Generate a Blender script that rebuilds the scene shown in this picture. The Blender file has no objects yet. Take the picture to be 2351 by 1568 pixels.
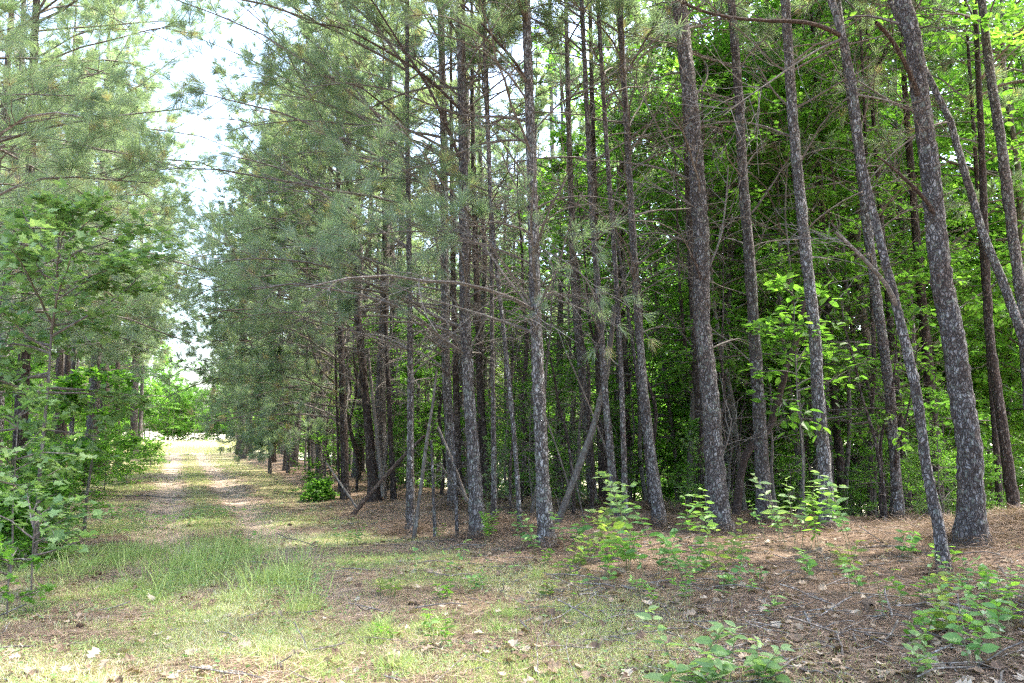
import bpy, math, random
import numpy as np
sc = bpy.context.scene
# ------------------------------------------------------------------ camera, sky, sun, exposure
CAMH = 1.6; PITCH = math.radians(6.4); FPX = 784.0
cd = bpy.data.cameras.new('camera'); cam = bpy.data.objects.new('camera', cd); sc.collection.objects.link(cam)
cam.location = (0, 0, CAMH); cam.rotation_euler = (math.pi/2 + PITCH, 0, 0)
cd.sensor_width = 36; cd.lens = FPX/1024*36; cd.clip_start = 0.05; cd.clip_end = 2000
sc.camera = cam
SUN_AZ, SUN_EL = math.radians(72), math.radians(60)
w = bpy.data.worlds.new('World'); sc.world = w; w.use_nodes = True
nt = w.node_tree; nt.nodes.clear()
sky = nt.nodes.new('ShaderNodeTexSky'); sky.sky_type = 'NISHITA'; sky.sun_disc = False
sky.sun_elevation = SUN_EL; sky.sun_rotation = SUN_AZ; sky.air_density = 1.0; sky.dust_density = 3.5; sky.ozone_density = 1.0
bg = nt.nodes.new('ShaderNodeBackground'); bg.inputs[1].default_value = 0.15
wo = nt.nodes.new('ShaderNodeOutputWorld'); nt.links.new(sky.outputs[0], bg.inputs[0]); nt.links.new(bg.outputs[0], wo.inputs[0])
sd = bpy.data.lights.new('sun', 'SUN'); sd.energy = 2.3; sd.angle = math.radians(3.0); sd.color = (1.0, 0.95, 0.86)
sun = bpy.data.objects.new('sun', sd); sc.collection.objects.link(sun)
sun.rotation_euler = (math.pi/2 - SUN_EL, 0, -SUN_AZ + math.pi); sun.location = (10, 10, 60)
# the lamp shines along its -Z: tilt it so that the light comes from SUN_AZ (clockwise from +Y)
from mathutils import Vector
sv = Vector((math.sin(SUN_AZ)*math.cos(SUN_EL), math.cos(SUN_AZ)*math.cos(SUN_EL), math.sin(SUN_EL)))
sun.rotation_euler = sv.to_track_quat('Z', 'Y').to_euler()
sc.view_settings.view_transform = 'Standard'; sc.view_settings.look = 'None'
sc.view_settings.exposure = 3.05; sc.view_settings.gamma = 1.0
sc.cycles.max_bounces = 10; sc.cycles.diffuse_bounces = 9; sc.cycles.glossy_bounces = 2
sc.cycles.transmission_bounces = 8; sc.cycles.caustics_reflective = False; sc.cycles.caustics_refractive = False
sc.cycles.sample_clamp_indirect = 6.0; sc.cycles.use_denoising = False; sc.cycles.pixel_filter_type = 'BLACKMAN_HARRIS'; sc.cycles.filter_width = 1.3

rs = np.random.RandomState(7); R = random.Random(5)
C = sc.collection
# ------------------------------------------------------------------ helpers
def nrm(a): return a/np.maximum(np.linalg.norm(a, axis=-1, keepdims=True), 1e-9)
class MB:
    def __init__(s): s.v = []; s.f = []; s.m = []; s.t = []; s.n = 0
    def add(s, V, F, mat=0, tint=0.5):
        V = np.asarray(V, np.float32).reshape(-1, 3); F = np.asarray(F, np.int64)
        s.v.append(V); s.f.append(F + s.n); s.m.append(mat)
        s.t.append(np.broadcast_to(np.asarray(tint, np.float32), (len(V),)).copy()); s.n += len(V)
    def mesh(s, name, mats, smooth=False):
        me = bpy.data.meshes.new(name)
        V = np.concatenate(s.v); me.vertices.add(len(V)); me.vertices.foreach_set('co', V.ravel())
        L = np.concatenate([f.ravel() for f in s.f]).astype(np.int32)
        cnt = np.concatenate([np.full(len(f), f.shape[1], np.int32) for f in s.f])
        st = np.concatenate([[0], np.cumsum(cnt)[:-1]]).astype(np.int32)
        me.loops.add(len(L)); me.loops.foreach_set('vertex_index', L)
        me.polygons.add(len(cnt)); me.polygons.foreach_set('loop_start', st)
        me.polygons.foreach_set('material_index', np.concatenate([np.full(len(f), m, np.int32) for f, m in zip(s.f, s.m)]))
        me.polygons.foreach_set('use_smooth', np.full(len(cnt), smooth, bool))
        a = me.attributes.new('tint', 'FLOAT', 'POINT'); a.data.foreach_set('value', np.concatenate(s.t))
        for m in (mats if isinstance(mats, (list, tuple)) else [mats]): me.materials.append(m)
        me.update(calc_edges=True); return me
    def build(s, name, mats, parent=None, smooth=False): return link(name, s.mesh(name, mats, smooth), parent)
def link(name, me, parent=None, loc=None):
    o = bpy.data.objects.new(name, me); C.objects.link(o)
    if parent: o.parent = parent
    if loc is not None: o.location = loc
    return o
def tag(o, label=None, cat=None, group=None, kind=None):
    if label: o['label'] = label
    if cat: o['category'] = cat
    if group: o['group'] = group
    if kind: o['kind'] = kind
    return o
def empty(name, loc, rz=0.0):
    o = bpy.data.objects.new(name, None); C.objects.link(o); o.location = loc; o.rotation_euler = (0, 0, rz)
    o.empty_display_size = .2; return o
def tubes(P, Rd, S=4):
    """P (N,K,3) polylines, Rd (N,K) radii -> verts, quads"""
    P = np.asarray(P, float); Rd = np.asarray(Rd, float); N, K, _ = P.shape
    T = nrm(np.gradient(P, axis=1)); mt = nrm(P[:, -1] - P[:, 0])
    ref = np.where(np.abs(mt[:, 2:3]) > .85, np.array([[1., 0, 0]]), np.array([[0, 0, 1.]]))[:, None, :]
    U = nrm(np.cross(T, ref)); W = np.cross(T, U)
    a = np.arange(S)*2*math.pi/S
    V = P[:, :, None, :] + Rd[:, :, None, None]*(U[:, :, None, :]*np.cos(a)[None, None, :, None] + W[:, :, None, :]*np.sin(a)[None, None, :, None])
    i = np.arange(N)[:, None, None]*K*S; k = np.arange(K-1)[None, :, None]*S; j = np.arange(S)[None, None, :]; j2 = (j+1) % S
    F = np.stack([i+k+j, i+k+j2, i+k+S+j2, i+k+S+j], -1).reshape(-1, 4)
    return V.reshape(-1, 3), F
def inst(tv, tf, pos, X, Y, Z, scale, mb, mat=0, tint=None):
    """copies of a template (tv verts, tf faces) at pos with axes X,Y,Z and scale (n,) or (n,3)"""
    n = len(pos); sc_ = np.asarray(scale, float)
    if sc_.ndim == 1: sc_ = np.repeat(sc_[:, None], 3, 1)
    M = np.stack([X*sc_[:, 0:1], Y*sc_[:, 1:2], Z*sc_[:, 2:3]], 1)      # n,3(axis),3
    V = np.einsum('kb,nbc->nkc', tv, M) + pos[:, None, :]
    F = (tf[None] + (np.arange(n)*len(tv))[:, None, None]).reshape(-1, tf.shape[1])
    if tint is None: tint = rs.rand(n)
    mb.add(V.reshape(-1, 3), F, mat, np.repeat(tint, len(tv)))
def rdir(n):
    return nrm(rs.normal(size=(n, 3)))
def ray(u, v):   # u,v in the 2351-wide view of the photo
    x = (u*1024/2351 - 512)/FPX; z = (341.5 - v*1024/2351)/FPX
    c, s = math.cos(PITCH), math.sin(PITCH)
    return np.array([x, c - s*z, s + c*z])
# ------------------------------------------------------------------ terrain
PO = np.array([-.6, 0.]); PD = np.array([-.3907, .9205]); PN = np.array([.9205, .3907])
def st(x, y):
    dx, dy = x - PO[0], y - PO[1]
    return dx*PD[0] + dy*PD[1], dx*PN[0] + dy*PN[1]
def vnoise(x, y, seed=0):
    x = np.asarray(x, float); y = np.asarray(y, float)
    xi = np.floor(x).astype(np.int64); yi = np.floor(y).astype(np.int64); fx = x-xi; fy = y-yi
    fx = fx*fx*(3-2*fx); fy = fy*fy*(3-2*fy)
    def h(a, b):
        n = (a*374761393 + b*668265263 + seed*974711) & 0x7fffffff
        n = ((n ^ (n >> 13))*1274126177) & 0x7fffffff
        return ((n ^ (n >> 16)) & 0xffff)/65535.
    return (h(xi, yi)*(1-fx)+h(xi+1, yi)*fx)*(1-fy) + (h(xi, yi+1)*(1-fx)+h(xi+1, yi+1)*fx)*fy
def sm(a, b, x): t = np.clip((x-a)/(b-a), 0, 1); return t*t*(3-2*t)
def H(x, y):
    x = np.asarray(x, float); y = np.asarray(y, float); s, t = st(x, y)
    h = .05*(vnoise(x/1.7, y/1.7, 1)-.5) + .025*(vnoise(x/.45, y/.45, 2)-.5) + .25*(vnoise(x/9, y/9, 3)-.5)*sm(5, 25, y)
    h = h - .05*np.exp(-((t-.43)/.3)**2) - .05*np.exp(-((t-1.8)/.3)**2)
    h = h + .28*sm(-1.6, -4.5, t)*sm(3, 14, s)                      # left bank
    h = h + .12*sm(3.4, 5.5, t)
    h = h + .38*np.exp(-((x-7.6)/1.9)**2-((y-10.6)/1.1)**2)         # needle berm at right
    h = h - 2.6*np.maximum(sm(12.6, 25, y)*sm(2.5, 8, x), sm(16, 27, y)*sm(6, 11, t)) - 2.0*sm(25, 60, y)*sm(2.5, 12, x)  # hollow behind the right-hand pines
    return h
def ground_hit(u, v):
    r = ray(u, v); r = r/r[1]; y = 3.0
    while y < 120:
        if CAMH + r[2]*y <= float(H(r[0]*y, y)): break
        y += .05
    return r[0]*y, y
def PX(u, v, y):    # point of the ray at world depth y
    r = ray(u, v); k = y/r[1]; return np.array([r[0]*k, y, CAMH + r[2]*k])
# grass density, world coordinates
def wpatch(u, v, ru, rv):
    x, y = ground_hit(u, v); x1, y1 = ground_hit(u+ru, v); x2, y2 = ground_hit(u, v-rv); return x, y, abs(x1-x), abs(y2-y)
TALL = [wpatch(*p) for p in ((290, 1290, 45, 50), (430, 1300, 40, 45), (530, 1290, 75, 50), (640, 1340, 60, 45), (590, 1370, 60, 20), (700, 1400, 40, 30), (900, 1545, 40, 25), (1180, 1430, 70, 35), (620, 1540, 30, 25), (1000, 1440, 60, 20), (1240, 1340, 40, 30), (640, 1480, 30, 30), (870, 1460, 35, 20))]
CLOV = [wpatch(*p) for p in ((450, 1190, 60, 20), (300, 1200, 50, 16), (380, 1205, 60, 10), (460, 1320, 60, 30), (700, 1350, 40, 30), (420, 1040, 60, 10), (330, 1170, 30, 16))]
def blob(L, x, y):
    r = np.zeros_like(np.asarray(x, float))
    for cx, cy, a, b in L: r = np.maximum(r, np.exp(-((x-cx)/a)**2-((y-cy)/b)**2))
    return r
def grassy(x, y):
    s, t = st(x, y)
    n = .55*vnoise(x/.9, y/.9, 11) + .3*vnoise(x/.33, y/.33, 12) + .15*vnoise(x/3.1, y/3.1, 13)
    edge = sm(4.3, 2.2, t - 1.1*sm(14, 6, s))*sm(-3.2, -1.9, t)
    g = edge*(.22 + 1.0*sm(.3, .66, n))
    rut = np.exp(-((t-.43)/.33)**2) + np.exp(-((t-1.8)/.36)**2)
    g = g*(1 - .8*rut*sm(9, 15, s))*(1-.55*np.exp(-((s-19)/3.2)**2))
    g = np.maximum(g, .85*np.exp(-((t-1.12)/.3)**2)*sm(6, 12, s)*sm(60, 50, s)*(.6+.4*n))
    g = np.maximum(g, .6*sm(2.3, 2.8, t)*sm(4.0, 3.4, t)*sm(14, 20, s))
    g = np.maximum(g, blob(TALL, x, y)*1.2*sm(.15, .6, vnoise(x/.25, y/.25, 15)))
    g = g*(1-.8*np.exp(-((s-12.7)/.5)**2))
    return np.clip(g, 0, 1.2)
# ------------------------------------------------------------------ materials
def mat(name):
    m = bpy.data.materials.new(name); m.use_nodes = True; t = m.node_tree; t.nodes.clear()
    out = t.nodes.new('ShaderNodeOutputMaterial'); return m, t, out
def N(t, kind, **kw):
    n = t.nodes.new('ShaderNode'+kind)
    for k, v in kw.items():
        if k.startswith('i_'): n.inputs[int(k[2:])].default_value = v
        else: setattr(n, k, v)
    return n
def ramp(t, src, stops, interp='LINEAR'):
    r = N(t, 'ValToRGB'); cr = r.color_ramp; cr.interpolation = interp
    while len(cr.elements) < len(stops): cr.elements.new(.5)
    for e, (p, c) in zip(cr.elements, stops): e.position = p; e.color = (*c, 1)
    t.links.new(src, r.inputs[0]); return r.outputs[0]
def mixc(t, f, a, b, mode='MIX'):
    m = N(t, 'Mix', data_type='RGBA', blend_type=mode)
    for s, v in ((0, f), (6, a), (7, b)):
        if hasattr(v, 'is_output'): t.links.new(v, m.inputs[s])
        else: m.inputs[s].default_value = v if not isinstance(v, tuple) else (*v, 1)
    return m.outputs[2]
def leaf_mat(name, stops, trans=.35, rough=.5, tcol=1.25, clump=0.0):
    m, t, out = mat(name)
    at = N(t, 'Attribute', attribute_name='tint')
    oi = N(t, 'ObjectInfo')
    ma = N(t, 'Math', operation='MULTIPLY_ADD'); t.links.new(oi.outputs['Random'], ma.inputs[0]); ma.inputs[1].default_value = .16
    t.links.new(at.outputs['Fac'], ma.inputs[2])
    ms = N(t, 'Math', operation='SUBTRACT', use_clamp=True); t.links.new(ma.outputs[0], ms.inputs[0]); ms.inputs[1].default_value = .08
    col = ramp(t, ms.outputs[0], stops)
    p = N(t, 'BsdfPrincipled'); t.links.new(col, p.inputs['Base Color']); p.inputs['Roughness'].default_value = rough
    p.inputs['Specular IOR Level'].default_value = .3
    tr = N(t, 'BsdfTranslucent')
    tc = mixc(t, 1.0, col, (tcol, tcol*1.15, tcol*.55), 'MULTIPLY'); t.links.new(tc, tr.inputs[0])
    mx = N(t, 'MixShader'); mx.inputs[0].default_value = trans
    t.links.new(p.outputs[0], mx.inputs[1]); t.links.new(tr.outputs[0], mx.inputs[2]); t.links.new(mx.outputs[0], out.inputs[0])
    return m
def bark_mat(name, plates, furrow, sx=31, sz=12.5, bump=.9, width=.17, lich=.0):
    m, t, out = mat(name)
    tc = N(t, 'TexCoord'); oi = N(t, 'ObjectInfo')
    off = N(t, 'VectorMath', operation='ADD'); t.links.new(tc.outputs['Object'], off.inputs[0])
    sc1 = N(t, 'VectorMath', operation='SCALE'); t.links.new(oi.outputs['Location'], sc1.inputs[0]); sc1.inputs['Scale'].default_value = 3.7
    t.links.new(sc1.outputs[0], off.inputs[1])
    nz = N(t, 'TexNoise'); nz.inputs['Scale'].default_value = 9; nz.inputs['Detail'].default_value = 3; t.links.new(off.outputs[0], nz.inputs['Vector'])
    ds = N(t, 'VectorMath', operation='MULTIPLY_ADD'); t.links.new(nz.outputs['Color'], ds.inputs[0]); ds.inputs[1].default_value = (.10, .10, .12); t.links.new(off.outputs[0], ds.inputs[2])
    mp = N(t, 'Mapping'); mp.inputs['Scale'].default_value = (sx, sx, sz); t.links.new(ds.outputs[0], mp.inputs[0])
    ve = N(t, 'TexVoronoi', feature='DISTANCE_TO_EDGE'); ve.inputs['Scale'].default_value = 1; t.links.new(mp.outputs[0], ve.inputs['Vector'])
    vc = N(t, 'TexVoronoi', feature='F1'); vc.inputs['Scale'].default_value = 1; t.links.new(mp.outputs[0], vc.inputs['Vector'])
    sep = N(t, 'SeparateColor'); t.links.new(vc.outputs['Color'], sep.inputs[0])
    n2 = N(t, 'TexNoise'); n2.inputs['Scale'].default_value = 2.3; n2.inputs['Detail'].default_value = 4; t.links.new(off.outputs[0], n2.inputs['Vector'])
    n3 = N(t, 'TexNoise'); n3.inputs['Scale'].default_value = 90; n3.inputs['Detail'].default_value = 3; t.links.new(mp.outputs[0], n3.inputs['Vector']); n3.inputs['Scale'].default_value = 3.5
    mm = N(t, 'Math', operation='ADD'); t.links.new(sep.outputs[0], mm.inputs[0]); t.links.new(n2.outputs[0], mm.inputs[1])
    mh = N(t, 'Math', operation='MULTIPLY'); t.links.new(mm.outputs[0], mh.inputs[0]); mh.inputs[1].default_value = .5
    base = ramp(t, mh.outputs[0], plates)
    fine = ramp(t, n3.outputs[0], [(.3, (.45, .43, .42)), (.7, (1.25, 1.25, 1.25))])
    base = mixc(t, .8, base, fine, 'MULTIPLY')
    ov = ramp(t, oi.outputs['Random'], [(0, (.82, .80, .80)), (.5, (1.0, .96, .93)), (1, (1.18, 1.2, 1.2))]); base = mixc(t, 1.0, base, ov, 'MULTIPLY')
    n5 = N(t, 'TexNoise'); n5.inputs['Scale'].default_value = 1.3; n5.inputs['Detail'].default_value = 3; t.links.new(off.outputs[0], n5.inputs['Vector'])
    base = mixc(t, ramp(t, n5.outputs[0], [(.52, (0, 0, 0)), (.66, (.4, .4, .4))]), base, tuple(c*.75 for c in plates[1][1][:1])+(plates[1][1][1]*.55, plates[1][1][2]*.42))
    fm = ramp(t, ve.outputs[0], [(.0, (0, 0, 0)), (width, (1, 1, 1))])
    mp2 = N(t, 'Mapping'); mp2.inputs['Scale'].default_value = (sx*.5, sx*.5, sz*.36); t.links.new(ds.outputs[0], mp2.inputs[0])
    v2 = N(t, 'TexVoronoi', feature='DISTANCE_TO_EDGE'); v2.inputs['Scale'].default_value = 1; t.links.new(mp2.outputs[0], v2.inputs['Vector'])
    f2 = ramp(t, v2.outputs[0], [(.0, (.18, .17, .16)), (width*.75, (1, 1, 1))])
    if bump > .5: fm = mixc(t, 1.0, fm, f2, 'MULTIPLY')
    col = mixc(t, fm, furrow, base)
    if lich:
        n4 = N(t, 'TexNoise'); n4.inputs['Scale'].default_value = 14; n4.inputs['Detail'].default_value = 5; t.links.new(off.outputs[0], n4.inputs['Vector'])
        lm = ramp(t, n4.outputs[0], [(.56, (0, 0, 0)), (.68, (lich, lich, lich))])
        col = mixc(t, lm, col, (.26, .29, .24))
    p = N(t, 'BsdfPrincipled'); t.links.new(col, p.inputs['Base Color']); p.inputs['Roughness'].default_value = .9
    p.inputs['Specular IOR Level'].default_value = .15
    hh = mixc(t, .35, fm, n3.outputs[0])
    b = N(t, 'Bump'); b.inputs['Strength'].default_value = bump; b.inputs['Distance'].default_value = .025; t.links.new(hh, b.inputs['Height'])
    t.links.new(b.outputs[0], p.inputs['Normal']); t.links.new(p.outputs[0], out.inputs[0]); return m
M = {}
M['bark'] = bark_mat('pine_bark', [(.2, (.145, .12, .108)), (.42, (.225, .205, .198)), (.6, (.31, .298, .295)), (.82, (.41, .405, .40))], (.035, .028, .025), lich=.5)
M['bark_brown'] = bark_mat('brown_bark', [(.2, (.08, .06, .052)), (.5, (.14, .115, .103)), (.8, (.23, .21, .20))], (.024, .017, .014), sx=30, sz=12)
M['bark_smooth'] = bark_mat('smooth_bark', [(.2, (.13, .115, .10)), (.5, (.22, .20, .175)), (.8, (.32, .31, .28))], (.10, .085, .075), sx=30, sz=8, bump=.25, width=.3, lich=.5)
M['twig'] = bark_mat('twig_bark', [(.2, (.15, .13, .115)), (.5, (.26, .235, .21)), (.8, (.38, .36, .335))], (.09, .075, .065), sx=30, sz=30, bump=.2, width=.3, lich=.3)
M['twig_red'] = bark_mat('reddish_branch_bark', [(.2, (.075, .05, .04)), (.5, (.13, .095, .08)), (.8, (.21, .18, .16))], (.035, .025, .02), sx=30, sz=30, bump=.3, width=.3)
M['needle'] = leaf_mat('pine_needles', [(0, (.10, .14, .095)), (.35, (.205, .265, .20)), (.7, (.32, .375, .30)), (.86, (.36, .42, .24)), (.9, (.28, .22, .15)), (1, (.34, .28, .20))], .5, .45, 1.3)
M['leaf'] = leaf_mat('broad_leaves', [(0, (.045, .105, .025)), (.5, (.105, .21, .04)), (1, (.20, .33, .065))], .58, .42, 1.85)
M['leaf_bright'] = leaf_mat('young_and_backlit_leaves', [(0, (.09, .17, .06)), (.5, (.18, .28, .11)), (1, (.30, .39, .19))], .42, .45, 1.35)
M['leaf_far'] = leaf_mat('sunny_leaves', [(0, (.08, .12, .03)), (.5, (.16, .22, .06)), (1, (.28, .32, .11))], .5, .5, 1.6)
M['leaf_plant'] = leaf_mat('plant_leaves', [(0, (.06, .15, .05)), (.5, (.13, .26, .08)), (1, (.25, .40, .11))], .35, .4, 1.3)
M['grass'] = leaf_mat('grass_blades', [(0, (.15, .24, .065)), (.4, (.27, .38, .11)), (.7, (.41, .45, .17)), (1, (.60, .56, .42))], .3, .5, 1.2)
M['straw'] = leaf_mat('fallen_needles', [(0, (.09, .055, .035)), (.5, (.29, .205, .145)), (1, (.55, .43, .32))], .15, .7, 1.0)
M['dead_leaf'] = leaf_mat('dead_leaves', [(0, (.10, .06, .04)), (.5, (.24, .17, .115)), (.85, (.36, .28, .20)), (1, (.46, .39, .31))], .2, .7, 1.0)
M['stem'] = leaf_mat('green_stems', [(0, (.12, .10, .05)), (1, (.2, .22, .09))], .1, .6, 1.0)
def plain(name, c, rough=.8):
    m, t, out = mat(name); p = N(t, 'BsdfPrincipled'); n = N(t, 'TexNoise'); n.inputs['Scale'].default_value = 30
    tc = N(t, 'TexCoord'); t.links.new(tc.outputs['Object'], n.inputs['Vector'])
    t.links.new(ramp(t, n.outputs[0], [(.3, tuple(x*.6 for x in c)), (.7, tuple(x*1.3 for x in c))]), p.inputs['Base Color'])
    p.inputs['Roughness'].default_value = rough; t.links.new(p.outputs[0], out.inputs[0]); return m
M['cone'] = plain('cone_scales', (.20, .13, .08)); M['cone_dark'] = plain('cone_core', (.06, .035, .02))
def ground_mat():
    m, t, out = mat('forest_floor')
    at = N(t, 'Attribute', attribute_name='tint'); geo = N(t, 'NewGeometry')
    def noise(s, d=4, sc_=None):
        n = N(t, 'TexNoise'); n.inputs['Scale'].default_value = s; n.inputs['Detail'].default_value = d; n.inputs['Roughness'].default_value = .65
        if sc_:
            mp = N(t, 'Mapping'); mp.inputs['Scale'].default_value = sc_; mp.inputs['Rotation'].default_value = (0, 0, .6)
            t.links.new(geo.outputs['Position'], mp.inputs[0]); t.links.new(mp.outputs[0], n.inputs['Vector'])
        else: t.links.new(geo.outputs['Position'], n.inputs['Vector'])
        return n.outputs[0]
    lit = ramp(t, noise(1.1, 6), [(.3, (.15, .10, .07)), (.5, (.25, .18, .13)), (.7, (.36, .27, .20))])
    lit = mixc(t, .85, lit, ramp(t, noise(38, 3, (1, .25, 1)), [(.3, (.45, .42, .4)), (.7, (1.35, 1.35, 1.35))]), 'MULTIPLY')
    lit = mixc(t, .6, lit, ramp(t, noise(45, 3, (.22, 1, 1)), [(.3, (.55, .52, .5)), (.7, (1.3, 1.3, 1.3))]), 'MULTIPLY')
    gr = ramp(t, noise(3, 6), [(.3, (.20, .18, .09)), (.5, (.30, .29, .13)), (.7, (.40, .36, .19))])
    gr = mixc(t, .8, gr, ramp(t, noise(60, 3), [(.3, (.5, .5, .45)), (.7, (1.3, 1.3, 1.3))]), 'MULTIPLY')
    nn = noise(9, 5); ad = N(t, 'Math', operation='ADD'); t.links.new(at.outputs['Fac'], ad.inputs[0]); t.links.new(nn, ad.inputs[1])
    f = ramp(t, ad.outputs[0], [(.75, (0, 0, 0)), (1.0, (.85, .85, .85))])
    f.node.color_ramp.elements[1].position = 1.0
    md = N(t, 'Math', operation='SUBTRACT'); t.links.new(ad.outputs[0], md.inputs[0]); md.inputs[1].default_value = .45
    t.links.new(md.outputs[0], f.node.inputs[0]); f.node.color_ramp.elements[0].position = .15; f.node.color_ramp.elements[1].position = .75
    col = mixc(t, f, lit, gr)
    sx_ = N(t, 'SeparateXYZ'); t.links.new(geo.outputs['Position'], sx_.inputs[0])
    lat = N(t, 'VectorMath', operation='DOT_PRODUCT'); t.links.new(geo.outputs['Position'], lat.inputs[0]); lat.inputs[1].default_value = (.9205, .3907, 0)
    wb = N(t, 'Math', operation='MULTIPLY_ADD'); t.links.new(noise(.9, 4), wb.inputs[0]); wb.inputs[1].default_value = .5; t.links.new(lat.outputs['Value'], wb.inputs[2])
    lm = N(t, 'MapRange'); t.links.new(wb.outputs[0], lm.inputs[0]); lm.inputs[1].default_value = -1.5+.25-.55; lm.inputs[2].default_value = 4.5+.25-.55
    bm = ramp(t, lm.outputs[0], [(.22, (0, 0, 0)), (.29, (.9, .9, .9)), (.36, (.9, .9, .9)), (.41, (0, 0, 0)), (.49, (0, 0, 0)), (.53, (.9, .9, .9)), (.60, (.9, .9, .9)), (.68, (.15, .15, .15)), (.95, (0, 0, 0))])
    bare = ramp(t, noise(14, 6), [(.3, (.30, .21, .155)), (.6, (.46, .36, .28)), (.8, (.55, .45, .36))])
    bk = mixc(t, 1.0, bm, ramp(t, noise(1.7, 5), [(.3, (.35, .35, .35)), (.55, (1, 1, 1))]), 'MULTIPLY')
    col = mixc(t, bk, col, bare)
    # clearing at the end of the track, sun glare put into its pale dry colour
    sp = N(t, 'SeparateXYZ'); t.links.new(geo.outputs['Position'], sp.inputs[0])
    dm = N(t, 'MapRange'); t.links.new(sp.outputs[1], dm.inputs[0]); dm.inputs[1].default_value = 52; dm.inputs[2].default_value = 60
    col = mixc(t, dm.outputs[0], col, ramp(t, noise(.8, 5), [(.3, (.40, .38, .24)), (.6, (.56, .52, .40))]))
    p = N(t, 'BsdfPrincipled'); t.links.new(col, p.inputs['Base Color']); p.inputs['Roughness'].default_value = .95; p.inputs['Specular IOR Level'].default_value = .1
    b = N(t, 'Bump'); b.inputs['Strength'].default_value = .7; b.inputs['Distance'].default_value = .03; t.links.new(noise(22, 6), b.inputs['Height'])
    t.links.new(b.outputs[0], p.inputs['Normal']); t.links.new(p.outputs[0], out.inputs[0]); return m
M['ground'] = ground_mat()
# ------------------------------------------------------------------ the ground, one sheet
def axis(a, b, step, far, k=1.35):
    v = list(np.arange(a, b+1e-6, step)); d = step
    x = v[-1]
    while x < far: d *= k; x += d; v.append(x)
    x = v[0]; d = step
    while x > -far: d *= k; x -= d; v.insert(0, x)
    return np.array(v)
gx = axis(-13, 10, .1, 500); gy = axis(2.5, 26, .1, 500, 1.12)
X, Y = np.meshgrid(gx, gy); Z = H(X, Y); Gd = grassy(X, Y)
nx, ny = len(gx), len(gy); ii = (np.arange(ny-1)[:, None]*nx + np.arange(nx-1)[None]).ravel()
mb = MB(); mb.add(np.stack([X, Y, Z], -1), np.stack([ii, ii+1, ii+nx+1, ii+nx], 1), 0, Gd.ravel())
tag(mb.build('ground', M['ground'], smooth=True), kind='structure')
# ------------------------------------------------------------------ templates
NEEDLE = (np.array([[0, 0, 0], [.5, .5, -.03], [0, 1, -.16], [-.5, .5, -.03]], float), np.array([[0, 1, 2, 3]]))
LEAF = (np.array([[0, 0, 0], [.26, .3, .06], [.22, .68, .03], [0, 1, -.08], [-.22, .68, .03], [-.26, .3, .06], [0, .5, -.02]], float),
        np.array([[0, 1, 2, 6], [6, 2, 3, 3], [0, 6, 4, 5], [6, 3, 3, 4]]))
LEAF = (LEAF[0][:6], np.array([[0, 1, 2, 3], [0, 3, 4, 5]]))
LONG = (np.array([[0, 0, 0], [.19, .25, .05], [.2, .6, .0], [0, 1, -.14], [-.2, .6, .0], [-.19, .25, .05]], float), np.array([[0, 1, 2, 3], [0, 3, 4, 5]]))
_l = [(0, 0), (.2, -.05), (.5, .05), (.36, .28), (.58, .55), (.28, .58), (0, 1.05)]
LOBED = (np.array([[x, y, .10*abs(x)-.12*y*y] for x, y in _l] + [[-x, y, .10*abs(x)-.12*y*y] for x, y in _l[1:6]], float),
         np.array([[0, 1, 2, 3], [0, 3, 4, 5], [0, 5, 6, 11], [0, 11, 10, 9], [0, 9, 8, 7]]))
CLUMP = (np.array([[0, 0, 0], [.5, .2, .1], [.3, .9, 0], [-.2, .7, .15], [-.5, .3, -.1]], float), np.array([[0, 1, 2, 3], [0, 3, 4, 4]]))
CLUMP = (CLUMP[0][:4], np.array([[0, 1, 2, 3]]))
def frames(Yd, up=None, jitter=.5):
    """leaf frames: Y along Yd, Z near up"""
    n = len(Yd); Z0 = nrm(np.array([[0, 0, 1.]]) + jitter*rs.normal(size=(n, 3)))
    Yd = nrm(Yd); X_ = nrm(np.cross(Yd, Z0)); Z_ = np.cross(X_, Yd); return X_, Yd, Z_
# ------------------------------------------------------------------ branching
def grow(P0, D0, L, K, curve, wob, rs_):
    """polylines from P0 along D0 with length L, bending by curve (vector added per step)"""
    n = len(P0); P = np.zeros((n, K, 3)); P[:, 0] = P0; d = nrm(D0)
    stp = (L/(K-1))[:, None]
    for k in range(1, K):
        d = nrm(d + curve/(K-1) + wob*rs_.normal(size=(n, 3))/(K-1)**.5)
        P[:, k] = P[:, k-1] + d*stp
    return P
def along(P, s):
    """point and tangent at fraction s (n,) of polylines P (n,K,3)"""
    K = P.shape[1]; f = s*(K-1); i = np.minimum(f.astype(int), K-2); w_ = (f-i)[:, None]; a = np.arange(len(P))
    return P[a, i]*(1-w_) + P[a, i+1]*w_, nrm(P[a, i+1]-P[a, i])
def side_dir(T, ang, roll):
    ref = np.broadcast_to(np.array([0., 0, 1.]), T.shape); U = nrm(np.cross(T, ref)); W = np.cross(U, T)
    return T*np.cos(ang)[:, None] + (U*np.cos(roll)[:, None] + W*np.sin(roll)[:, None])*np.sin(ang)[:, None]
def tufts(mb, pos, dr, k, ln, wd, dead=0.1, mat=1):
    n = len(pos)
    if n == 0: return
    P = np.repeat(pos, k, 0); D = np.repeat(dr, k, 0)
    d = nrm(D*.95 + .62*rdir(n*k)); P = P - D*(rs.rand(n*k, 1)*.06)
    Xv, Yv, Zv = frames(d, jitter=.8)
    l = ln*(.7+.5*rs.rand(n*k))
    base = np.where(rs.rand(n) < dead, .97, .25+.4*rs.rand(n)); ti = np.clip(np.repeat(base, k)+.12*(rs.rand(n*k)-.5), 0, 1)
    inst(*NEEDLE, P, Xv, Yv, Zv, np.stack([np.full(n*k, wd), l, l], 1), mb, mat, ti)
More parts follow.
